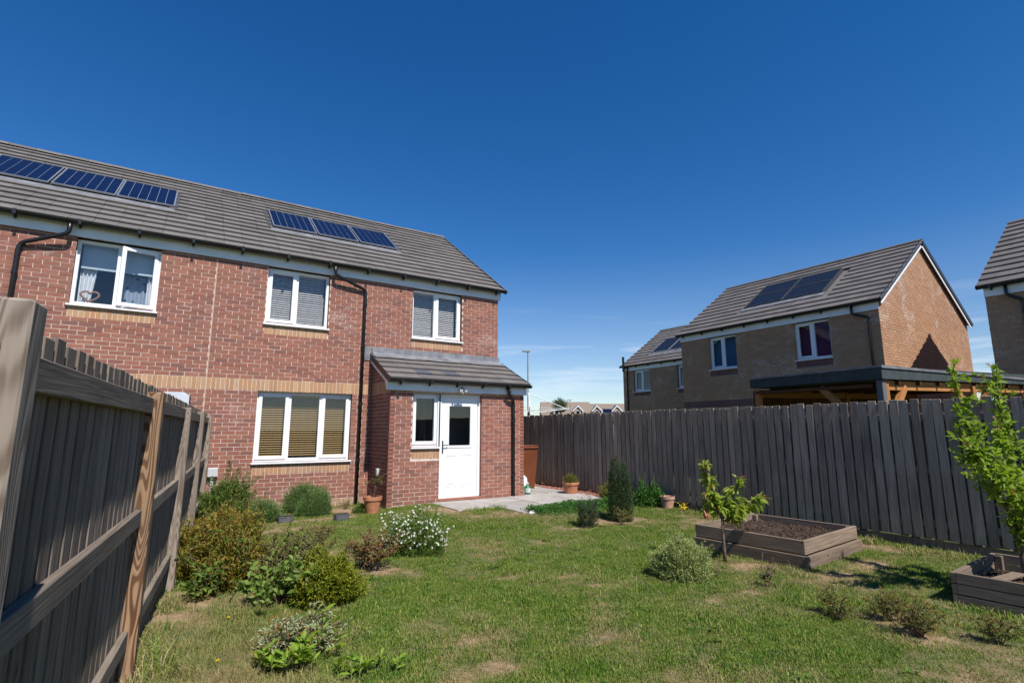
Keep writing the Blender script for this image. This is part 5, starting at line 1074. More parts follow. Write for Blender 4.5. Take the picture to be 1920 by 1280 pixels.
def mound(name, label, cat, base, h, rx, ry, shoots, slen, per, ll, lw, mat, upness=0.5, amp=0.22, cone=0.0, group=None, zlow=0.05, inner=0.35, stem=True, k=14):
    """dense bush: many short leafy shoots spread through a lumpy dome or cone"""
    t = thing(name, label, cat, base, group=group); d = hemis(shoots, -0.05); lf = lumps(d, k, amp)
    rad = 1 - (1 - inner) * rng.beta(1.0, 2.6, shoots)
    P = d * (lf * rad)[:, None]; zz = P[:, 2].clip(-0.05, None)
    if cone:
        s_ = zz.clip(0, 1); f = ((1 - s_ ** 1.15) ** cone) * (0.75 + 0.6 * s_); hr = np.hypot(P[:, 0], P[:, 1]) + 1e-6; tgt = f * rad * lf; P[:, 0] *= tgt / hr; P[:, 1] *= tgt / hr
    P = P * np.array([rx, ry, h]); P[:, 2] = P[:, 2] * (1 - zlow) + zlow * h; P[:, 2] = np.maximum(P[:, 2], 0.01)
    out = unit(d * np.array([1, 1, 0.7]) + np.array([0, 0, upness]) + rng.normal(0, 0.22, (shoots, 3)))
    tt = rng.uniform(0, 1, (shoots, per)); Q = P[:, None] + out[:, None] * tt[..., None] * slen - out[:, None] * slen * 0.5; side = unit(rng.normal(0, 1, (shoots, per, 3))); D = out[:, None] * 0.75 + side * 0.75
    Q = Q.reshape(-1, 3); Q[:, 2] = np.maximum(Q[:, 2], 0.004)
    leaf_mesh('foliage', Q, D.reshape(-1, 3), rng.uniform(0.5, 1.4, len(Q)) * ll, rng.uniform(0.7, 1.25, len(Q)) * lw, mat, t)
    ns = max(10, shoots // 45); st_ = rng.choice(shoots, ns, replace=False); sp_, sd_, pp_ = [], [], []
    for i in st_:
        l_ = slen * rng.uniform(0.9, 2.1); ax = unit(out[i] + rng.normal(0, 0.25, 3) + np.array([0, 0, 0.25])); pp_.append(np.stack([P[i], P[i] + ax * l_ * 0.5, P[i] + ax * l_ + np.array([0, 0, -0.02])]))
        for q_ in range(int(per * 1.6)): sp_.append(P[i] + ax * l_ * rng.uniform(0.1, 1)); sd_.append(ax * 0.7 + rng.normal(0, 0.6, 3))
    sp_ = np.array(sp_); sp_[:, 2] = np.maximum(sp_[:, 2], 0.01); leaf_mesh('stray_shoots', sp_, np.array(sd_), rng.uniform(0.6, 1.5, len(sp_)) * ll, lw * 1.1, mat, t); twigs(pp_, 'shoot', M['twig'], t, 0.0022, 0.001, 4)
    if stem:
        pts = []
        for i in rng.choice(shoots, min(shoots, 46), replace=False): e = P[i]; m = np.array([e[0] * 0.35, e[1] * 0.35, e[2] * 0.5]); pts.append([np.array([e[0] * 0.05, e[1] * 0.05, -0.01]), m, e])
        twigs(pts, 'stem', M['twig'], t, 0.006, 0.002)
    return t, P, out
def open_shrub(name, label, cat, base, h, rx, ry, nst, side_n, per, ll, lw, mat, r=0.006, broad=True, tipmat=None, tipfrac=0.0, group=None, bare=0.25, droop=0.1, twigmat='twig', spread=1.0, seglen=0.16):
    """loose shrub: arching stems, side shoots, leaves along the outer parts"""
    t = thing(name, label, cat, base, group=group); paths = []; LP = []; LD = []; TP = []; TD = []
    for i in range(nst):
        a = rng.uniform(0, 2 * np.pi); s_ = math.sqrt(rng.uniform(0.02, 1)) * spread; e = np.array([rx * s_ * math.cos(a), ry * s_ * math.sin(a), h * (1 - 0.55 * s_ ** 2) * rng.uniform(0.7, 1.05)])
        m = np.array([e[0] * 0.35, e[1] * 0.35, e[2] * 0.6]); b0 = np.array([e[0] * 0.08, e[1] * 0.08, -0.01]); tt = np.linspace(0, 1, 7)[:, None]; p = (1 - tt) ** 2 * b0 + 2 * tt * (1 - tt) * m + tt ** 2 * e; p[1:-1] += rng.normal(0, 0.008, (5, 3)); paths.append(p)
        segs = [p]
        for j in range(side_n):
            q = rng.uniform(bare, 0.95); k = q * 6; o = p[int(k)] + (p[min(6, int(k) + 1)] - p[int(k)]) * (k - int(k)); dv = unit(rng.normal(0, 1, 3) * np.array([1, 1, 0.4]) + np.array([0, 0, 0.55]) + np.array([e[0], e[1], 0]) * 0.8); l_ = seglen * rng.uniform(0.5, 1.2); sp = np.stack([o, o + dv * l_ * 0.5 + rng.normal(0, 0.006, 3), o + dv * l_]); paths.append(sp); segs.append(sp)
        for g_ in segs:
            main = len(g_) == 7
            for w_ in range(per):
                q = rng.uniform(bare if main else 0.15, 1); k = q * (len(g_) - 1); i0 = min(int(k), len(g_) - 2); o = g_[i0] + (g_[i0 + 1] - g_[i0]) * (k - i0); ax = unit(g_[i0 + 1] - g_[i0]); dv = ax * 0.5 + rng.normal(0, 0.6, 3) + np.array([0, 0, 0.15])
                if tipmat is not None and (q > 1 - tipfrac): TP.append(o); TD.append(dv)
                else: LP.append(o); LD.append(dv)
    twigs(paths, 'stem', M[twigmat], t, r, r * 0.3)
    if LP: LP = np.array(LP); LP[:, 2] = np.maximum(LP[:, 2], 0.01); leaf_mesh('foliage', LP, np.array(LD), rng.uniform(0.65, 1.3, len(LP)) * ll, rng.uniform(0.8, 1.2, len(LP)) * lw, mat, t, broad, droop=droop)
    if TP: leaf_mesh('young_foliage', np.array(TP), np.array(TD), rng.uniform(0.65, 1.2, len(TP)) * ll, lw, tipmat, t, broad, droop=droop)
    return t, paths
def bx3(x, y): return (x, y, gz1(x, y))

mound('conifer_bush', 'rounded golden green dwarf conifer on the lawn', 'shrub', bx3(2.11, -6.08), 0.38, 0.285, 0.27, 2100, 0.075, 12, 0.025, 0.010, L['gold'], 0.75, 0.46, k=26, inner=0.5)
t, P, o_ = mound('flowering_shrub', 'mounded shrub covered in small white flowers', 'shrub', bx3(3.50, -4.64), 0.54, 0.44, 0.38, 1500, 0.12, 8, 0.026, 0.011, L['mid'], 0.4, 0.55, k=14)
sel = rng.choice(len(P), 480, replace=False); sel = [i for i in sel if P[i][2] > 0.08]; fp = []; fd = []
for i in sel:
    c = P[i] * 1.05 + o_[i] * 0.035; ax = unit(o_[i] + np.array([0, -0.5, 0.5])); s1 = unit(np.cross(ax, rng.normal(0, 1, 3))); s2 = np.cross(ax, s1)
    for k in range(5): a = k * 2 * math.pi / 5; fp.append(c); fd.append(s1 * math.cos(a) + s2 * math.sin(a) + ax * 0.25)
leaf_mesh('blossom', np.array(fp), np.array(fd), 0.0165, 0.0165, L['white'], t, True, 0.1)
open_shrub('red_leaved_shrub', 'low open shrub with red and yellow young leaves beside the white flowers', 'shrub', bx3(2.76, -5.20), 0.46, 0.36, 0.32, 20, 6, 10, 0.036, 0.014, L['olive'], 0.006, tipmat=L['redtip'], tipfrac=0.55, bare=0.35)
mound('lavender', 'small lavender clump toward the bronze shrub', 'shrub', bx3(2.24, -1.25), 0.36, 0.26, 0.22, 1100, 0.14, 9, 0.035, 0.0062, L['lav'], 1.2, 0.3, group='lavender by the house wall')
mound('lavender', 'broad lavender mound against the brick wall under the window', 'shrub', bx3(3.06, -0.42), 0.48, 0.40, 0.26, 2300, 0.14, 11, 0.036, 0.0062, L['lav'], 1.2, 0.25, group='lavender by the house wall')
mound('lavender', 'rounded lavender mound standing forward of the broad one under the window', 'shrub', bx3(3.10, -1.06), 0.43, 0.30, 0.25, 1700, 0.14, 10, 0.035, 0.0062, L['lav'], 1.2, 0.25, group='lavender by the house wall')
open_shrub('wall_plant', 'small sparse grey plant at the wall foot by the downpipe', 'plant', bx3(3.78, -0.5), 0.24, 0.18, 0.12, 12, 3, 7, 0.022, 0.006, L['hebe'], 0.003, False)
mound('weed_clump', 'low green weeds around the foot of the porch corner pot', 'plant', bx3(3.90, -1.18), 0.14, 0.15, 0.14, 150, 0.05, 8, 0.035, 0.018, L['mid'], 0.5, 0.3)
t, P, o_ = mound('green_conifer', 'feathery green conifer with a tall leading shoot by the fence end', 'shrub', bx3(1.66, -0.72), 0.66, 0.50, 0.42, 1700, 0.17, 16, 0.034, 0.013, L['thuja'], 0.35, 0.5, k=18)
ps = []; lp = []; ld = []
for (e, n_) in (((0.05, 0.0, 0.98), 90), ((0.22, 0.02, 0.86), 60), ((-0.2, 0.0, 0.72), 50)):
    p = np.linspace([e[0] * 0.3, 0, 0.4], e, 6); ps.append(p)
    for i in range(n_): q = rng.uniform(0.2, 1); o = p[0] + (p[-1] - p[0]) * q; dv = rng.normal(0, 1, 3) * np.array([1, 1, 0.3]) + np.array([0, 0, 0.4]); l_ = 0.10 * (1.15 - q); lp += [o + unit(dv) * l_ * f for f in (0.2, 0.5, 0.8, 1.0)]; ld += [dv + rng.normal(0, 0.4, 3) for f in range(4)]
twigs(ps, 'leader', M['twig'], t, 0.007, 0.003); leaf_mesh('leader_foliage', np.array(lp), np.array(ld), 0.034, 0.012, L['thuja'], t)
t, P, o_ = mound('bronze_shrub', 'large bronze and gold leaved shrub spreading along the fence', 'shrub', bx3(1.40, -4.45), 0.57, 0.37, 0.85, 2900, 0.17, 10, 0.040, 0.015, L['spirea'], 0.75, 0.42, k=30)
open_shrub('spirea_shoots', 'long leafy green shoots pushing up through the bronze shrub by the fence', 'shrub', bx3(1.40, -4.75), 0.62, 0.45, 0.75, 34, 4, 9, 0.042, 0.016, L['mid'], 0.004, bare=0.3)
open_shrub('leafy_weeds', 'green broad leaved weeds at the foot of the bronze shrub by the fence', 'plant', bx3(1.18, -5.25), 0.26, 0.20, 0.26, 15, 3, 6, 0.055, 0.032, L['mid'], 0.004)
open_shrub('bramble', 'loose bramble with soft broad leaves between the bronze shrub and dwarf conifer', 'shrub', bx3(1.72, -5.95), 0.46, 0.40, 0.50, 20, 4, 5, 0.058, 0.046, L['bramble'], 0.005, bare=0.3)
t, pth = open_shrub('flowering_currant', 'reddish green shrub with magenta flowers low at its foot', 'shrub', bx3(1.98, -5.02), 0.56, 0.42, 0.62, 24, 6, 8, 0.044, 0.017, L['olive'], 0.006, bare=0.3)
fp = np.array([0.0, -0.62, 0.12]) + rng.normal(0, 1, (60, 3)) * np.array([0.14, 0.05, 0.045]); fp[:, 2] = np.abs(fp[:, 2]); leaf_mesh('blossom', fp, rng.normal(0, 1, (60, 3)), 0.026, 0.016, L['pink'], t, True)
open_shrub('young_weigela', 'thin shrub with upright olive shoots and a bare twig on the lawn', 'shrub', bx3(2.42, -4.15), 0.40, 0.40, 0.45, 14, 5, 7, 0.040, 0.014, L['olive'], 0.006, bare=0.45, tipmat=L['redtip'], tipfrac=0.12)
open_shrub('variegated_shrub', 'low pale variegated shrub with some orange dead leaves', 'shrub', bx3(1.69, -7.04), 0.25, 0.35, 0.28, 34, 5, 9, 0.034, 0.012, L['varieg'], 0.004, bare=0.35, tipmat=L['orange'], tipfrac=0.07)
def rosette(label, x, y, n, ll, h, nm='lime_plant'):
    t = thing(nm, label, 'plant', bx3(x, y), group='bright lime leaved plants at the lawn edge'); lp = []; ld = []; ps = []
    for i in range(n):
        o = np.array([rng.normal(0, 0.09), rng.normal(0, 0.07), 0]); hh = h * rng.uniform(0.5, 1.1); e = o + np.array([rng.normal(0, 0.02), rng.normal(0, 0.02), hh]); ps.append(np.linspace(o, e, 3))
        for k in range(7): a = rng.uniform(0, 6.28); lp.append(o + (e - o) * rng.uniform(0.35, 1)); ld.append(np.array([math.cos(a), math.sin(a), rng.uniform(0.2, 1.3)]))
    twigs(ps, 'stem', M['stalk'], t, 0.004, 0.002); leaf_mesh('foliage', np.array(lp), np.array(ld), rng.uniform(0.6, 1.15, len(lp)) * ll, ll * 0.30, L['lime'], t, True, 0.18, 0.12)
rosette('lime green leafy plant in front of the variegated shrub', 1.55, -7.36, 20, 0.10, 0.17)
rosette('single tall lime shoot rising through the variegated shrub', 1.80, -7.20, 3, 0.10, 0.27)
rosette('small lime green seedling cluster alone on the open lawn', 1.95, -7.72, 7, 0.085, 0.12)

# potted plants
open_shrub('potted_sapling', 'thin sapling with a few yellow green leaves growing in the corner pot', 'plant', (4.06, -1.30, 0.26), 0.52, 0.20, 0.16, 5, 5, 6, 0.036, 0.016, L['euon'], 0.006, bare=0.6)
mound('potted_plant', 'low yellow green plant growing in the patio pot', 'plant', (8.62, -1.45, PZ + 0.21), 0.20, 0.17, 0.16, 240, 0.07, 9, 0.028, 0.010, L['euon'], 0.6, 0.35)
mound('low_bush', 'yellow green low bush between the patio pot and the fence', 'shrub', bx3(8.85, -2.62), 0.34, 0.28, 0.42, 700, 0.09, 9, 0.028, 0.015, L['euon'], 0.5, 0.35)
mound('upright_conifer', 'dark green upright conifer near the patio edge', 'shrub', bx3(7.28, -4.42), 1.04, 0.25, 0.25, 2600, 0.12, 11, 0.026, 0.0055, L['yew'], 1.3, 0.16, cone=0.55, zlow=0.02, k=24)
open_shrub('sucker_shoots', 'thin pale green shoots at the foot of the upright conifer', 'plant', bx3(7.02, -4.72), 0.34, 0.18, 0.12, 9, 3, 7, 0.03, 0.013, L['euon'], 0.003, bare=0.3)
mound('dwarf_conifer', 'small blue green dwarf conifer in front of the patio', 'shrub', bx3(6.48, -4.52), 0.44, 0.18, 0.18, 700, 0.09, 11, 0.022, 0.006, L['dwarf'], 0.9, 0.25, cone=0.35, k=16)
mound('leafy_shrub', 'glossy green leafy shrub against the fence beside the pale pot', 'shrub', bx3(8.82, -3.62), 0.42, 0.28, 0.28, 420, 0.09, 9, 0.042, 0.024, L['ground'], 0.5, 0.35)
# lush clover-like clump along the patio front
t = thing('ground_cover', 'lush green ground cover spilling over the front of the patio', 'plant', (7.3, -3.2, 0.0)); n = 9000
X = rng.uniform(-1.05, 1.15, n); Y = rng.normal(0, 0.20, n) * (1 - 0.25 * np.abs(X)) - 0.10 + 0.10 * X * 0; hh = (0.16 * np.exp(-(Y + 0.1) ** 2 / 0.07) * (0.6 + 0.8 * fnoise(X, Y, 4, 9))).clip(0.02, 0.2)
P = np.stack([X, Y, ground_z(X + 7.3, Y - 3.2) + hh * rng.uniform(0.25, 1, n)], 1); leaf_mesh('foliage', P, rng.normal(0, 1, (n, 3)) + np.array([0, 0, 0.7]), 0.030, 0.020, L['ground'], t)
tl = thing('yellow_flower', 'small bright yellow flowering plant at the fence foot', 'plant', bx3(8.98, -4.32)); twigs([np.array([(0, 0, 0), (rng.normal(0, .03), rng.normal(0, .03), 0.13)]) for i in range(6)], 'stem', M['stalk'], tl, 0.003, 0.002); fp = np.stack([rng.normal(0, 0.035, 46), rng.normal(0, 0.035, 46), rng.uniform(0.05, 0.15, 46)], 1); leaf_mesh('blossom', fp, rng.normal(0, 1, (46, 3)), 0.035, 0.02, L['yellow'], tl, True)
mound('silver_mound', 'rounded silvery green hebe mound by the little cherry tree', 'shrub', bx3(5.40, -7.25), 0.37, 0.30, 0.29, 2900, 0.085, 11, 0.021, 0.0078, L['hebe'], 0.9, 0.22, k=24, inner=0.5)
open_shrub('dead_twig_plant', 'thin brown dying twig plant in front of the raised bed', 'plant', bx3(5.81, -7.93), 0.27, 0.07, 0.07, 4, 4, 7, 0.022, 0.008, L['heath'], 0.006, False, bare=0.35)
open_shrub('grass_sprig', 'sparse feathery sprig beside the silvery mound', 'plant', bx3(5.72, -7.42), 0.22, 0.16, 0.12, 8, 3, 6, 0.02, 0.005, L['heath'], 0.002, False, bare=0.3)
for (x, y, h, rr, n_, lab) in ((5.50, -8.72, 0.24, 0.20, 13, 'faded wispy heather with bare wood at its foot'), (5.78, -8.98, 0.25, 0.19, 20, 'heather with yellow tips on dark twigs behind the leggy one'), (5.60, -9.26, 0.31, 0.20, 20, 'leggy heather with orange tips and bare forked stems'), (5.92, -9.62, 0.22, 0.13, 10, 'small dull heather in the shade of the bed')):
    t, pp = open_shrub('heather', lab, 'plant', bx3(x, y), h, rr, rr, n_ + 3, 5, 22, 0.018, 0.0065, L['heath'], 0.003, False, tipmat=L['heath_tip'], tipfrac=0.14, bare=0.35, group='heathers along the lawn', seglen=0.09)
for i, (x, y) in enumerate([(1.31, -7.62), (1.42, -7.68), (1.30, -6.35), (1.52, -7.05), (1.18, -7.1), (5.10, -10.0)]):
    t = thing('dandelion', 'yellow dandelion flower in the dry grass of the lawn', 'flower', bx3(x, y), group='dandelions in the grass'); hh = 0.045 + 0.02 * (i % 3); twigs([np.array([(0, 0, 0), (0.004, 0, hh)])], 'stem', M['stalk'], t, 0.002, 0.0018); a = rng.uniform(0, 6.28, 40); leaf_mesh('flower_head', np.tile([0.004, 0, hh], (40, 1)), np.stack([np.cos(a), np.sin(a), rng.uniform(0.15, 1.2, 40)], 1), 0.017, 0.006, L['yellow'], t)

# trees
def tree(name, label, base, limbs, leaf, tip, ll, lw, per_m, side_m, side_l, droop, tipfrac, r0, cat='tree', bare=0.2, n_out=0.6):
    """limbs: polylines (first the trunk); leaves on side shoots along the limbs"""
    t = thing(name, label, cat, base); b = MB(); LP = []; LD = []; TP = []; TD = []; tw = []
    for li, (pts, ra_, rb__) in enumerate(limbs):
        sp = smooth_path(pts, 0.12); n_ = len(sp); b.tube(sp, [ra_ + (rb__ - ra_) * i / (n_ - 1) for i in range(n_)], 8)
        if li == 0 and bare >= 0.99: continue
        A = np.array([tuple(p) for p in sp]); sg = np.linalg.norm(np.diff(A, axis=0), axis=1); cum = np.concatenate([[0], np.cumsum(sg)]); Lt = cum[-1]
        def pt_(s_): i = min(np.searchsorted(cum, s_, 'right') - 1, len(sg) - 1); f = (s_ - cum[i]) / max(sg[i], 1e-6); return A[i] + (A[i + 1] - A[i]) * f, unit(A[i + 1] - A[i])
        b0 = bare if li == 0 else 0.12
        for k in range(int(Lt * side_m)):
            q = rng.uniform(b0, 1); o, ax = pt_(q * Lt); dv = unit(rng.normal(0, 1, 3) * np.array([1, 1, 0.45]) * n_out + ax * 0.75 + np.array([0, 0, 0.25])); l_ = side_l * rng.uniform(0.35, 1.15) * (1.15 - 0.5 * q); e = o + dv * l_; tw.append(np.stack([o, (o + e) / 2 + rng.normal(0, 0.006, 3), e]))
            for j in range(max(3, int(l_ * per_m))):
                f = rng.uniform(0.1, 1.0); P0 = o + (e - o) * f; D0 = dv * 0.5 + rng.normal(0, 0.62, 3) + np.array([0, 0, -droop])
                if q > 0.8 and f > 1 - tipfrac: TP.append(P0); TD.append(D0)
                else: LP.append(P0); LD.append(D0)
        for j in range(int(Lt * per_m * 0.5)):
            q = rng.uniform(max(b0, 0.3), 1); o, ax = pt_(q * Lt); D0 = ax * 0.4 + rng.normal(0, 0.7, 3) + np.array([0, 0, -droop * 0.5])
            if q > 1 - tipfrac * 0.25: TP.append(o); TD.append(D0)
            else: LP.append(o); LD.append(D0)
    b.build('trunk', M['bark'], t, smooth=True); twigs(tw, 'branch', M['bark'], t, 0.0035, 0.0015, 4)
    leaf_mesh('crown', np.array(LP), np.array(LD), rng.uniform(0.6, 1.25, len(LP)) * ll, rng.uniform(0.8, 1.15, len(LP)) * lw, leaf, t, True, 0.16, droop * 0.35)
    if TP: leaf_mesh('young_foliage', np.array(TP), np.array(TD), rng.uniform(0.5, 0.95, len(TP)) * ll, lw * 0.9, tip, t, True, 0.16, droop * 0.3)
    return t
tree('cherry_tree', 'young cherry tree with drooping leaves and coppery tips in front of the raised bed', bx3(6.33, -7.10),
     [([(0, 0, -0.02), (-0.01, 0, 0.25), (0.0, 0.0, 0.50)], 0.021, 0.016), ([(0, 0, 0.46), (-0.06, 0.06, 0.72), (-0.12, 0.10, 1.08)], 0.013, 0.005), ([(0, 0, 0.48), (0.10, -0.06, 0.68), (0.22, -0.12, 0.95)], 0.011, 0.004),
      ([(0.03, -0.01, 0.50), (0.28, -0.12, 0.66), (0.50, -0.22, 0.70)], 0.010, 0.004), ([(0, 0, 0.50), (-0.10, 0.02, 0.66), (-0.18, 0.05, 0.78)], 0.009, 0.004), ([(0.02, 0, 0.46), (0.16, -0.05, 0.52), (0.24, -0.1, 0.62)], 0.008, 0.003)],
     L['cherry'], L['cherry_tip'], 0.105, 0.038, 70, 36, 0.14, 0.5, 0.2, 0.02, bare=1.0)
tree('plum_tree', 'leafy young fruit tree with two tall leaders growing in the raised bed', (7.55, -9.40, 0.12),
     [([(0, 0, 0), (-0.02, 0.0, 0.30), (-0.06, 0.0, 0.52)], 0.026, 0.021), ([(-0.05, 0, 0.48), (-0.30, 0.05, 0.95), (-0.58, 0.10, 1.40), (-0.72, 0.12, 1.93)], 0.017, 0.004), ([(-0.05, 0, 0.5), (0.05, 0.02, 1.0), (0.16, 0.05, 1.55), (0.22, 0.05, 1.95)], 0.017, 0.004),
      ([(-0.16, 0.02, 0.70), (-0.46, 0.02, 0.98), (-0.76, 0.02, 1.12), (-0.93, 0.02, 1.28)], 0.011, 0.003), ([(0.0, 0, 0.8), (0.26, -0.06, 1.05), (0.42, -0.10, 1.35)], 0.012, 0.003), ([(-0.05, 0, 0.45), (0.16, -0.1, 0.62), (0.36, -0.2, 0.86)], 0.012, 0.003), ([(-0.03, 0, 0.42), (-0.22, -0.1, 0.62), (-0.34, -0.15, 0.80)], 0.010, 0.003), ([(-0.2, 0.03, 0.8), (-0.2, 0.0, 1.1), (-0.14, 0, 1.42)], 0.009, 0.003)],
     L['plum'], L['cherry_tip'], 0.068, 0.036, 62, 40, 0.24, 0.10, 0.06, 0.026, bare=0.6)
p2 = sc_((50.4, 52.6, 0), 90 / 80); ft = thing('far_tree', 'small bushy tree showing above the far tan roofs', 'tree', (p2.x, p2.y, 0)); b = MB(); b.tube([(0, 0, 0), (0.1, 0, 2), (0, 0, 4.5)], [0.16, 0.12, 0.06], 8); b.build('trunk', M['bark'], ft)
d = hemis(2200, -0.8); P = d * (lumps(d, 18, 0.4) * rng.uniform(0.5, 1, 2200))[:, None] * np.array([1.35, 1.35, 1.5]) + np.array([0, 0, 5.3]); leaf_mesh('crown', P, rng.normal(0, 1, (2200, 3)), 0.22, 0.12, L['fartree'], ft)

# ------------------------------------------------------------------ grass
def grass_mat():
    n = NB('grass_blade'); a = n.n('Attribute', attribute_name='dry', attribute_type='INSTANCER'); g = n.n('NewGeometry'); r = g.outputs['Random Per Island']; oi = n.n('ObjectInfo')
    gr = n.ramp(r, [(0, (0.065, 0.15, 0.013)), (0.45, (0.125, 0.225, 0.02)), (0.72, (0.225, 0.30, 0.036)), (1.0, (0.48, 0.44, 0.16))]); st = n.ramp(r, [(0, (0.42, 0.32, 0.17)), (0.5, (0.52, 0.41, 0.23)), (0.8, (0.32, 0.25, 0.12)), (1, (0.20, 0.21, 0.06))])
    k = n.math('ADD', a.outputs['Fac'], n.math('MULTIPLY', n.math('SUBTRACT', n.math('FRACT', n.math('MULTIPLY', r, 17.31)), 0.5), 0.75)); col = n.mix(n.rng(k, 0.32, 0.66), gr, st)
    col = n.mix(n.rng(oi.outputs['Random'], 0, 1, 0, 0.55, False), col, n.mix(1.0, col, (0.55, 0.68, 0.5), 'MULTIPLY'))
    sp_ = n.noise(n.pos(), 3.2, 4, 0.6); col = n.mix(n.rng(sp_, 0.52, 0.66, 0, 0.6), col, n.mix(1.0, col, (0.48, 0.72, 0.55), 'MULTIPLY'))
    n.fin(col, 0.6, 0.25); tl = n.n('BsdfTranslucent'); n.l(n.mix(1.0, col, (1.0, 1.05, 0.6), 'MULTIPLY'), tl.inputs['Color']); ms_ = n.n('MixShader'); ms_.inputs[0].default_value = 0.3; n.l(n.b.outputs[0], ms_.inputs[1]); n.l(tl.outputs[0], ms_.inputs[2]); n.l(ms_.outputs[0], n.out.inputs['Surface']); return n.m
GM = grass_mat()
def tuft(nb, rad, h, wd, lean, name='grass_tuft'):
    a = rng.uniform(0, 6.283, nb); r_ = rad * np.sqrt(rng.uniform(0, 1, nb)); B0 = np.stack([r_ * np.cos(a), r_ * np.sin(a), np.full(nb, -0.004)], 1); az_ = rng.uniform(0, 6.283, nb); ln = np.abs(rng.normal(lean, 0.25, nb)); hh = h * rng.uniform(0.45, 1.25, nb)
    d = np.stack([np.cos(az_), np.sin(az_), np.zeros(nb)], 1); s_ = np.stack([-np.sin(az_), np.cos(az_), np.zeros(nb)], 1); w_ = (wd * rng.uniform(0.7, 1.3, nb))[:, None]
    z = np.array([0, 0, 1.0]); M1 = B0 + (z * np.cos(ln * 0.6)[:, None] + d * np.sin(ln * 0.6)[:, None]) * (hh * 0.5)[:, None]; T1 = M1 + (z * np.cos(ln * 1.5)[:, None] + d * np.sin(ln * 1.5)[:, None]) * (hh * 0.5)[:, None]
    V = np.stack([B0 - s_ * w_ / 2, B0 + s_ * w_ / 2, M1 - s_ * w_ * 0.42, M1 + s_ * w_ * 0.42, T1], 1).reshape(-1, 3); F = (np.arange(nb)[:, None, None] * 5 + np.array([(0, 1, 3), (0, 3, 2), (2, 3, 4)])[None]).reshape(-1, 3); return np_mesh(name, V, F, GM)
tc_ = bpy.data.collections.new('grass_tufts'); NT = 8
for i in range(NT): tc_.objects.link(bpy.data.objects.new('tuft_%02d' % i, tuft(54, 0.075, 0.021 if i < 6 else 0.034, 0.0036, 0.7 if i < 6 else 0.5)))
for i in range(NT, NT + 3): tc_.objects.link(bpy.data.objects.new('tuft_%02d' % i, tuft(26, 0.09, 0.10, 0.0026, 1.05)))        # flattened dry hay
wx_, wy_, wd_, wo_ = [], [], [], []
for i in range(150):
    x, y = rng.uniform(1.3, 8.8), rng.uniform(-10, -3.6)
    if 6.6 < x < 8.4 and (-7.9 < y < -6.2 or y < -8.9): continue
    z = gz1(x, y); nl = rng.integers(6, 14); sz = rng.uniform(0.6, 1.3)
    for k in range(nl): a = rng.uniform(0, 6.28); wo_.append((x + 0.02 * sz * rng.normal(), y + 0.02 * sz * rng.normal(), z + 0.010)); wd_.append((math.cos(a), math.sin(a), rng.uniform(0.15, 0.75))); wx_.append(0.055 * sz * rng.uniform(0.6, 1.2)); wy_.append(0.020 * sz)
lwd = leaf_mesh('lawn_weeds', np.array(wo_), np.array(wd_), np.array(wx_), np.array(wy_), L['mid'], None, True, 0.1, 0.15); tag(lwd, 'broad leaved weeds and plantain scattered through the lawn', 'weeds', kind='stuff')
def scatter(n, x0, x1, y0, y1):
    X = rng.uniform(x0, x1, n); Y = rng.uniform(y0, y1, n); return X, Y
X1, Y1 = scatter(40000, 0.35, 9.12, -10.8, -0.02); dcam = np.hypot(X1 - CAM[0], Y1 - CAM[1]); X2, Y2 = scatter(16000, 0.7, 6.5, -9.3, -6.0); X = np.concatenate([X1, X2]); Y = np.concatenate([Y1, Y2])
def inside(x0, x1, y0, y1): return (X > x0) & (X < x1) & (Y > y0) & (Y < y1)
dry = dryness(X, Y) + rng.normal(0, 0.17, len(X)); bare = np.clip((dryness(X, Y) - 0.46) * 1.7, 0, 0.85)
keep = ~(inside(5.26, 9.2, -2.40, 1) | inside(6.12, 9.2, -3.22, 1) | inside(4.33, 7.6, -1.18, 1) | inside(6.80, 8.22, -7.66, -6.40) | inside(6.76, 8.1, -10.7, -9.08)) & (X > 0.66 + 0.098 * (Y + 7.1)) & (rng.uniform(0, 1, len(X)) > bare)
keep &= ~((Y > -0.85) & (X < 4.4) & (rng.uniform(0, 1, len(X)) < 0.75))
X, Y, dry = X[keep], Y[keep], dry[keep]; n = len(X); idx = rng.integers(0, NT, n); hay = ((X < 1.75) & (Y < -5.3) & (rng.uniform(0, 1, n) < 0.5)) | (rng.uniform(0, 1, n) < 0.03 * (dry > 0.4)); idx[hay] = rng.integers(NT, NT + 3, hay.sum()); dry[hay] += 0.35
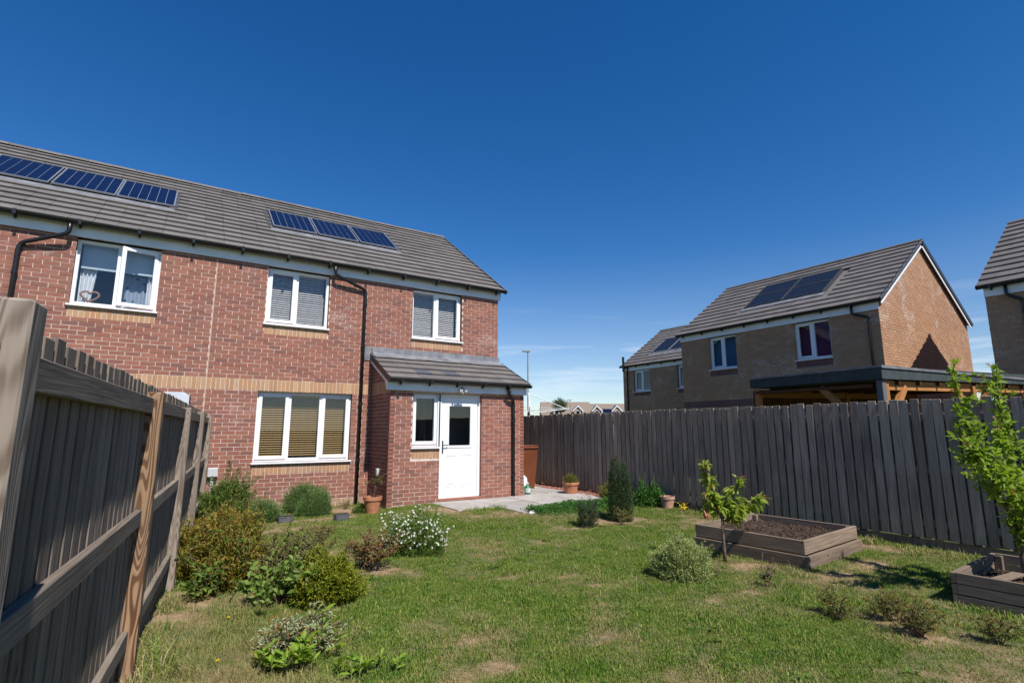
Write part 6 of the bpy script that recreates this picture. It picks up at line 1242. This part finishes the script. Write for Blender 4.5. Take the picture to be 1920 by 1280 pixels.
near_edge = (X > 8.85) | (X < 0.76 + 0.098 * (Y + 7.1)) | (np.abs(Y + 2.44) < 0.08) & (X < 6.2) & (X > 5.2) | (np.abs(Y + 3.28) < 0.07) & (X > 6.1) | (np.abs(X - 6.70) < 0.06) & (Y < -6.3) & (Y > -7.8) | (np.abs(X - 6.72) < 0.06) & (Y < -9.0); scl = rng.uniform(0.75, 1.25, n) * (1 - 0.35 * np.clip(dry, 0, 1)) * np.where(near_edge, 1.9, 1.0) * (0.65 + 0.9 * fnoise(X, Y, 4.5, 12))
me = bpy.data.meshes.new('grass'); me.vertices.add(n); me.vertices.foreach_set('co', np.stack([X, Y, ground_z(X, Y)], 1).astype(np.float32).ravel())
def attr(nm, ty, v, key='value'): a_ = me.attributes.new(nm, ty, 'POINT'); a_.data.foreach_set(key, v)
attr('dry', 'FLOAT', np.clip(dry, 0, 1).astype(np.float32)); attr('idx', 'INT', idx.astype(np.int32)); attr('scl', 'FLOAT', scl.astype(np.float32)); attr('rot', 'FLOAT_VECTOR', np.stack([rng.normal(0, .08, n), rng.normal(0, .08, n), rng.uniform(0, 6.28, n)], 1).astype(np.float32).ravel(), 'vector')
me.materials.append(GM); go = link('grass', me); tag(go, 'short worn lawn grass with green and dry straw blades', 'grass', kind='stuff')
ng = bpy.data.node_groups.new('grass_scatter', 'GeometryNodeTree'); ng.interface.new_socket('Geometry', in_out='INPUT', socket_type='NodeSocketGeometry'); ng.interface.new_socket('Geometry', in_out='OUTPUT', socket_type='NodeSocketGeometry')
N_ = ng.nodes; gi = N_.new('NodeGroupInput'); go_ = N_.new('NodeGroupOutput'); ip = N_.new('GeometryNodeInstanceOnPoints'); ci = N_.new('GeometryNodeCollectionInfo'); ci.inputs['Collection'].default_value = tc_; ci.inputs['Separate Children'].default_value = True; ci.inputs['Reset Children'].default_value = True
def na(nm, ty): x = N_.new('GeometryNodeInputNamedAttribute'); x.data_type = ty; x.inputs['Name'].default_value = nm; return x.outputs['Attribute']
ip.inputs['Pick Instance'].default_value = True; e2 = N_.new('FunctionNodeEulerToRotation'); lk = ng.links.new
lk(gi.outputs[0], ip.inputs['Points']); lk(ci.outputs[0], ip.inputs['Instance']); lk(na('idx', 'INT'), ip.inputs['Instance Index']); lk(na('rot', 'FLOAT_VECTOR'), e2.inputs[0]); lk(e2.outputs[0], ip.inputs['Rotation']); lk(na('scl', 'FLOAT'), ip.inputs['Scale']); lk(ip.outputs[0], go_.inputs[0])
md = go.modifiers.new('scatter', 'NODES'); md.node_group = ng
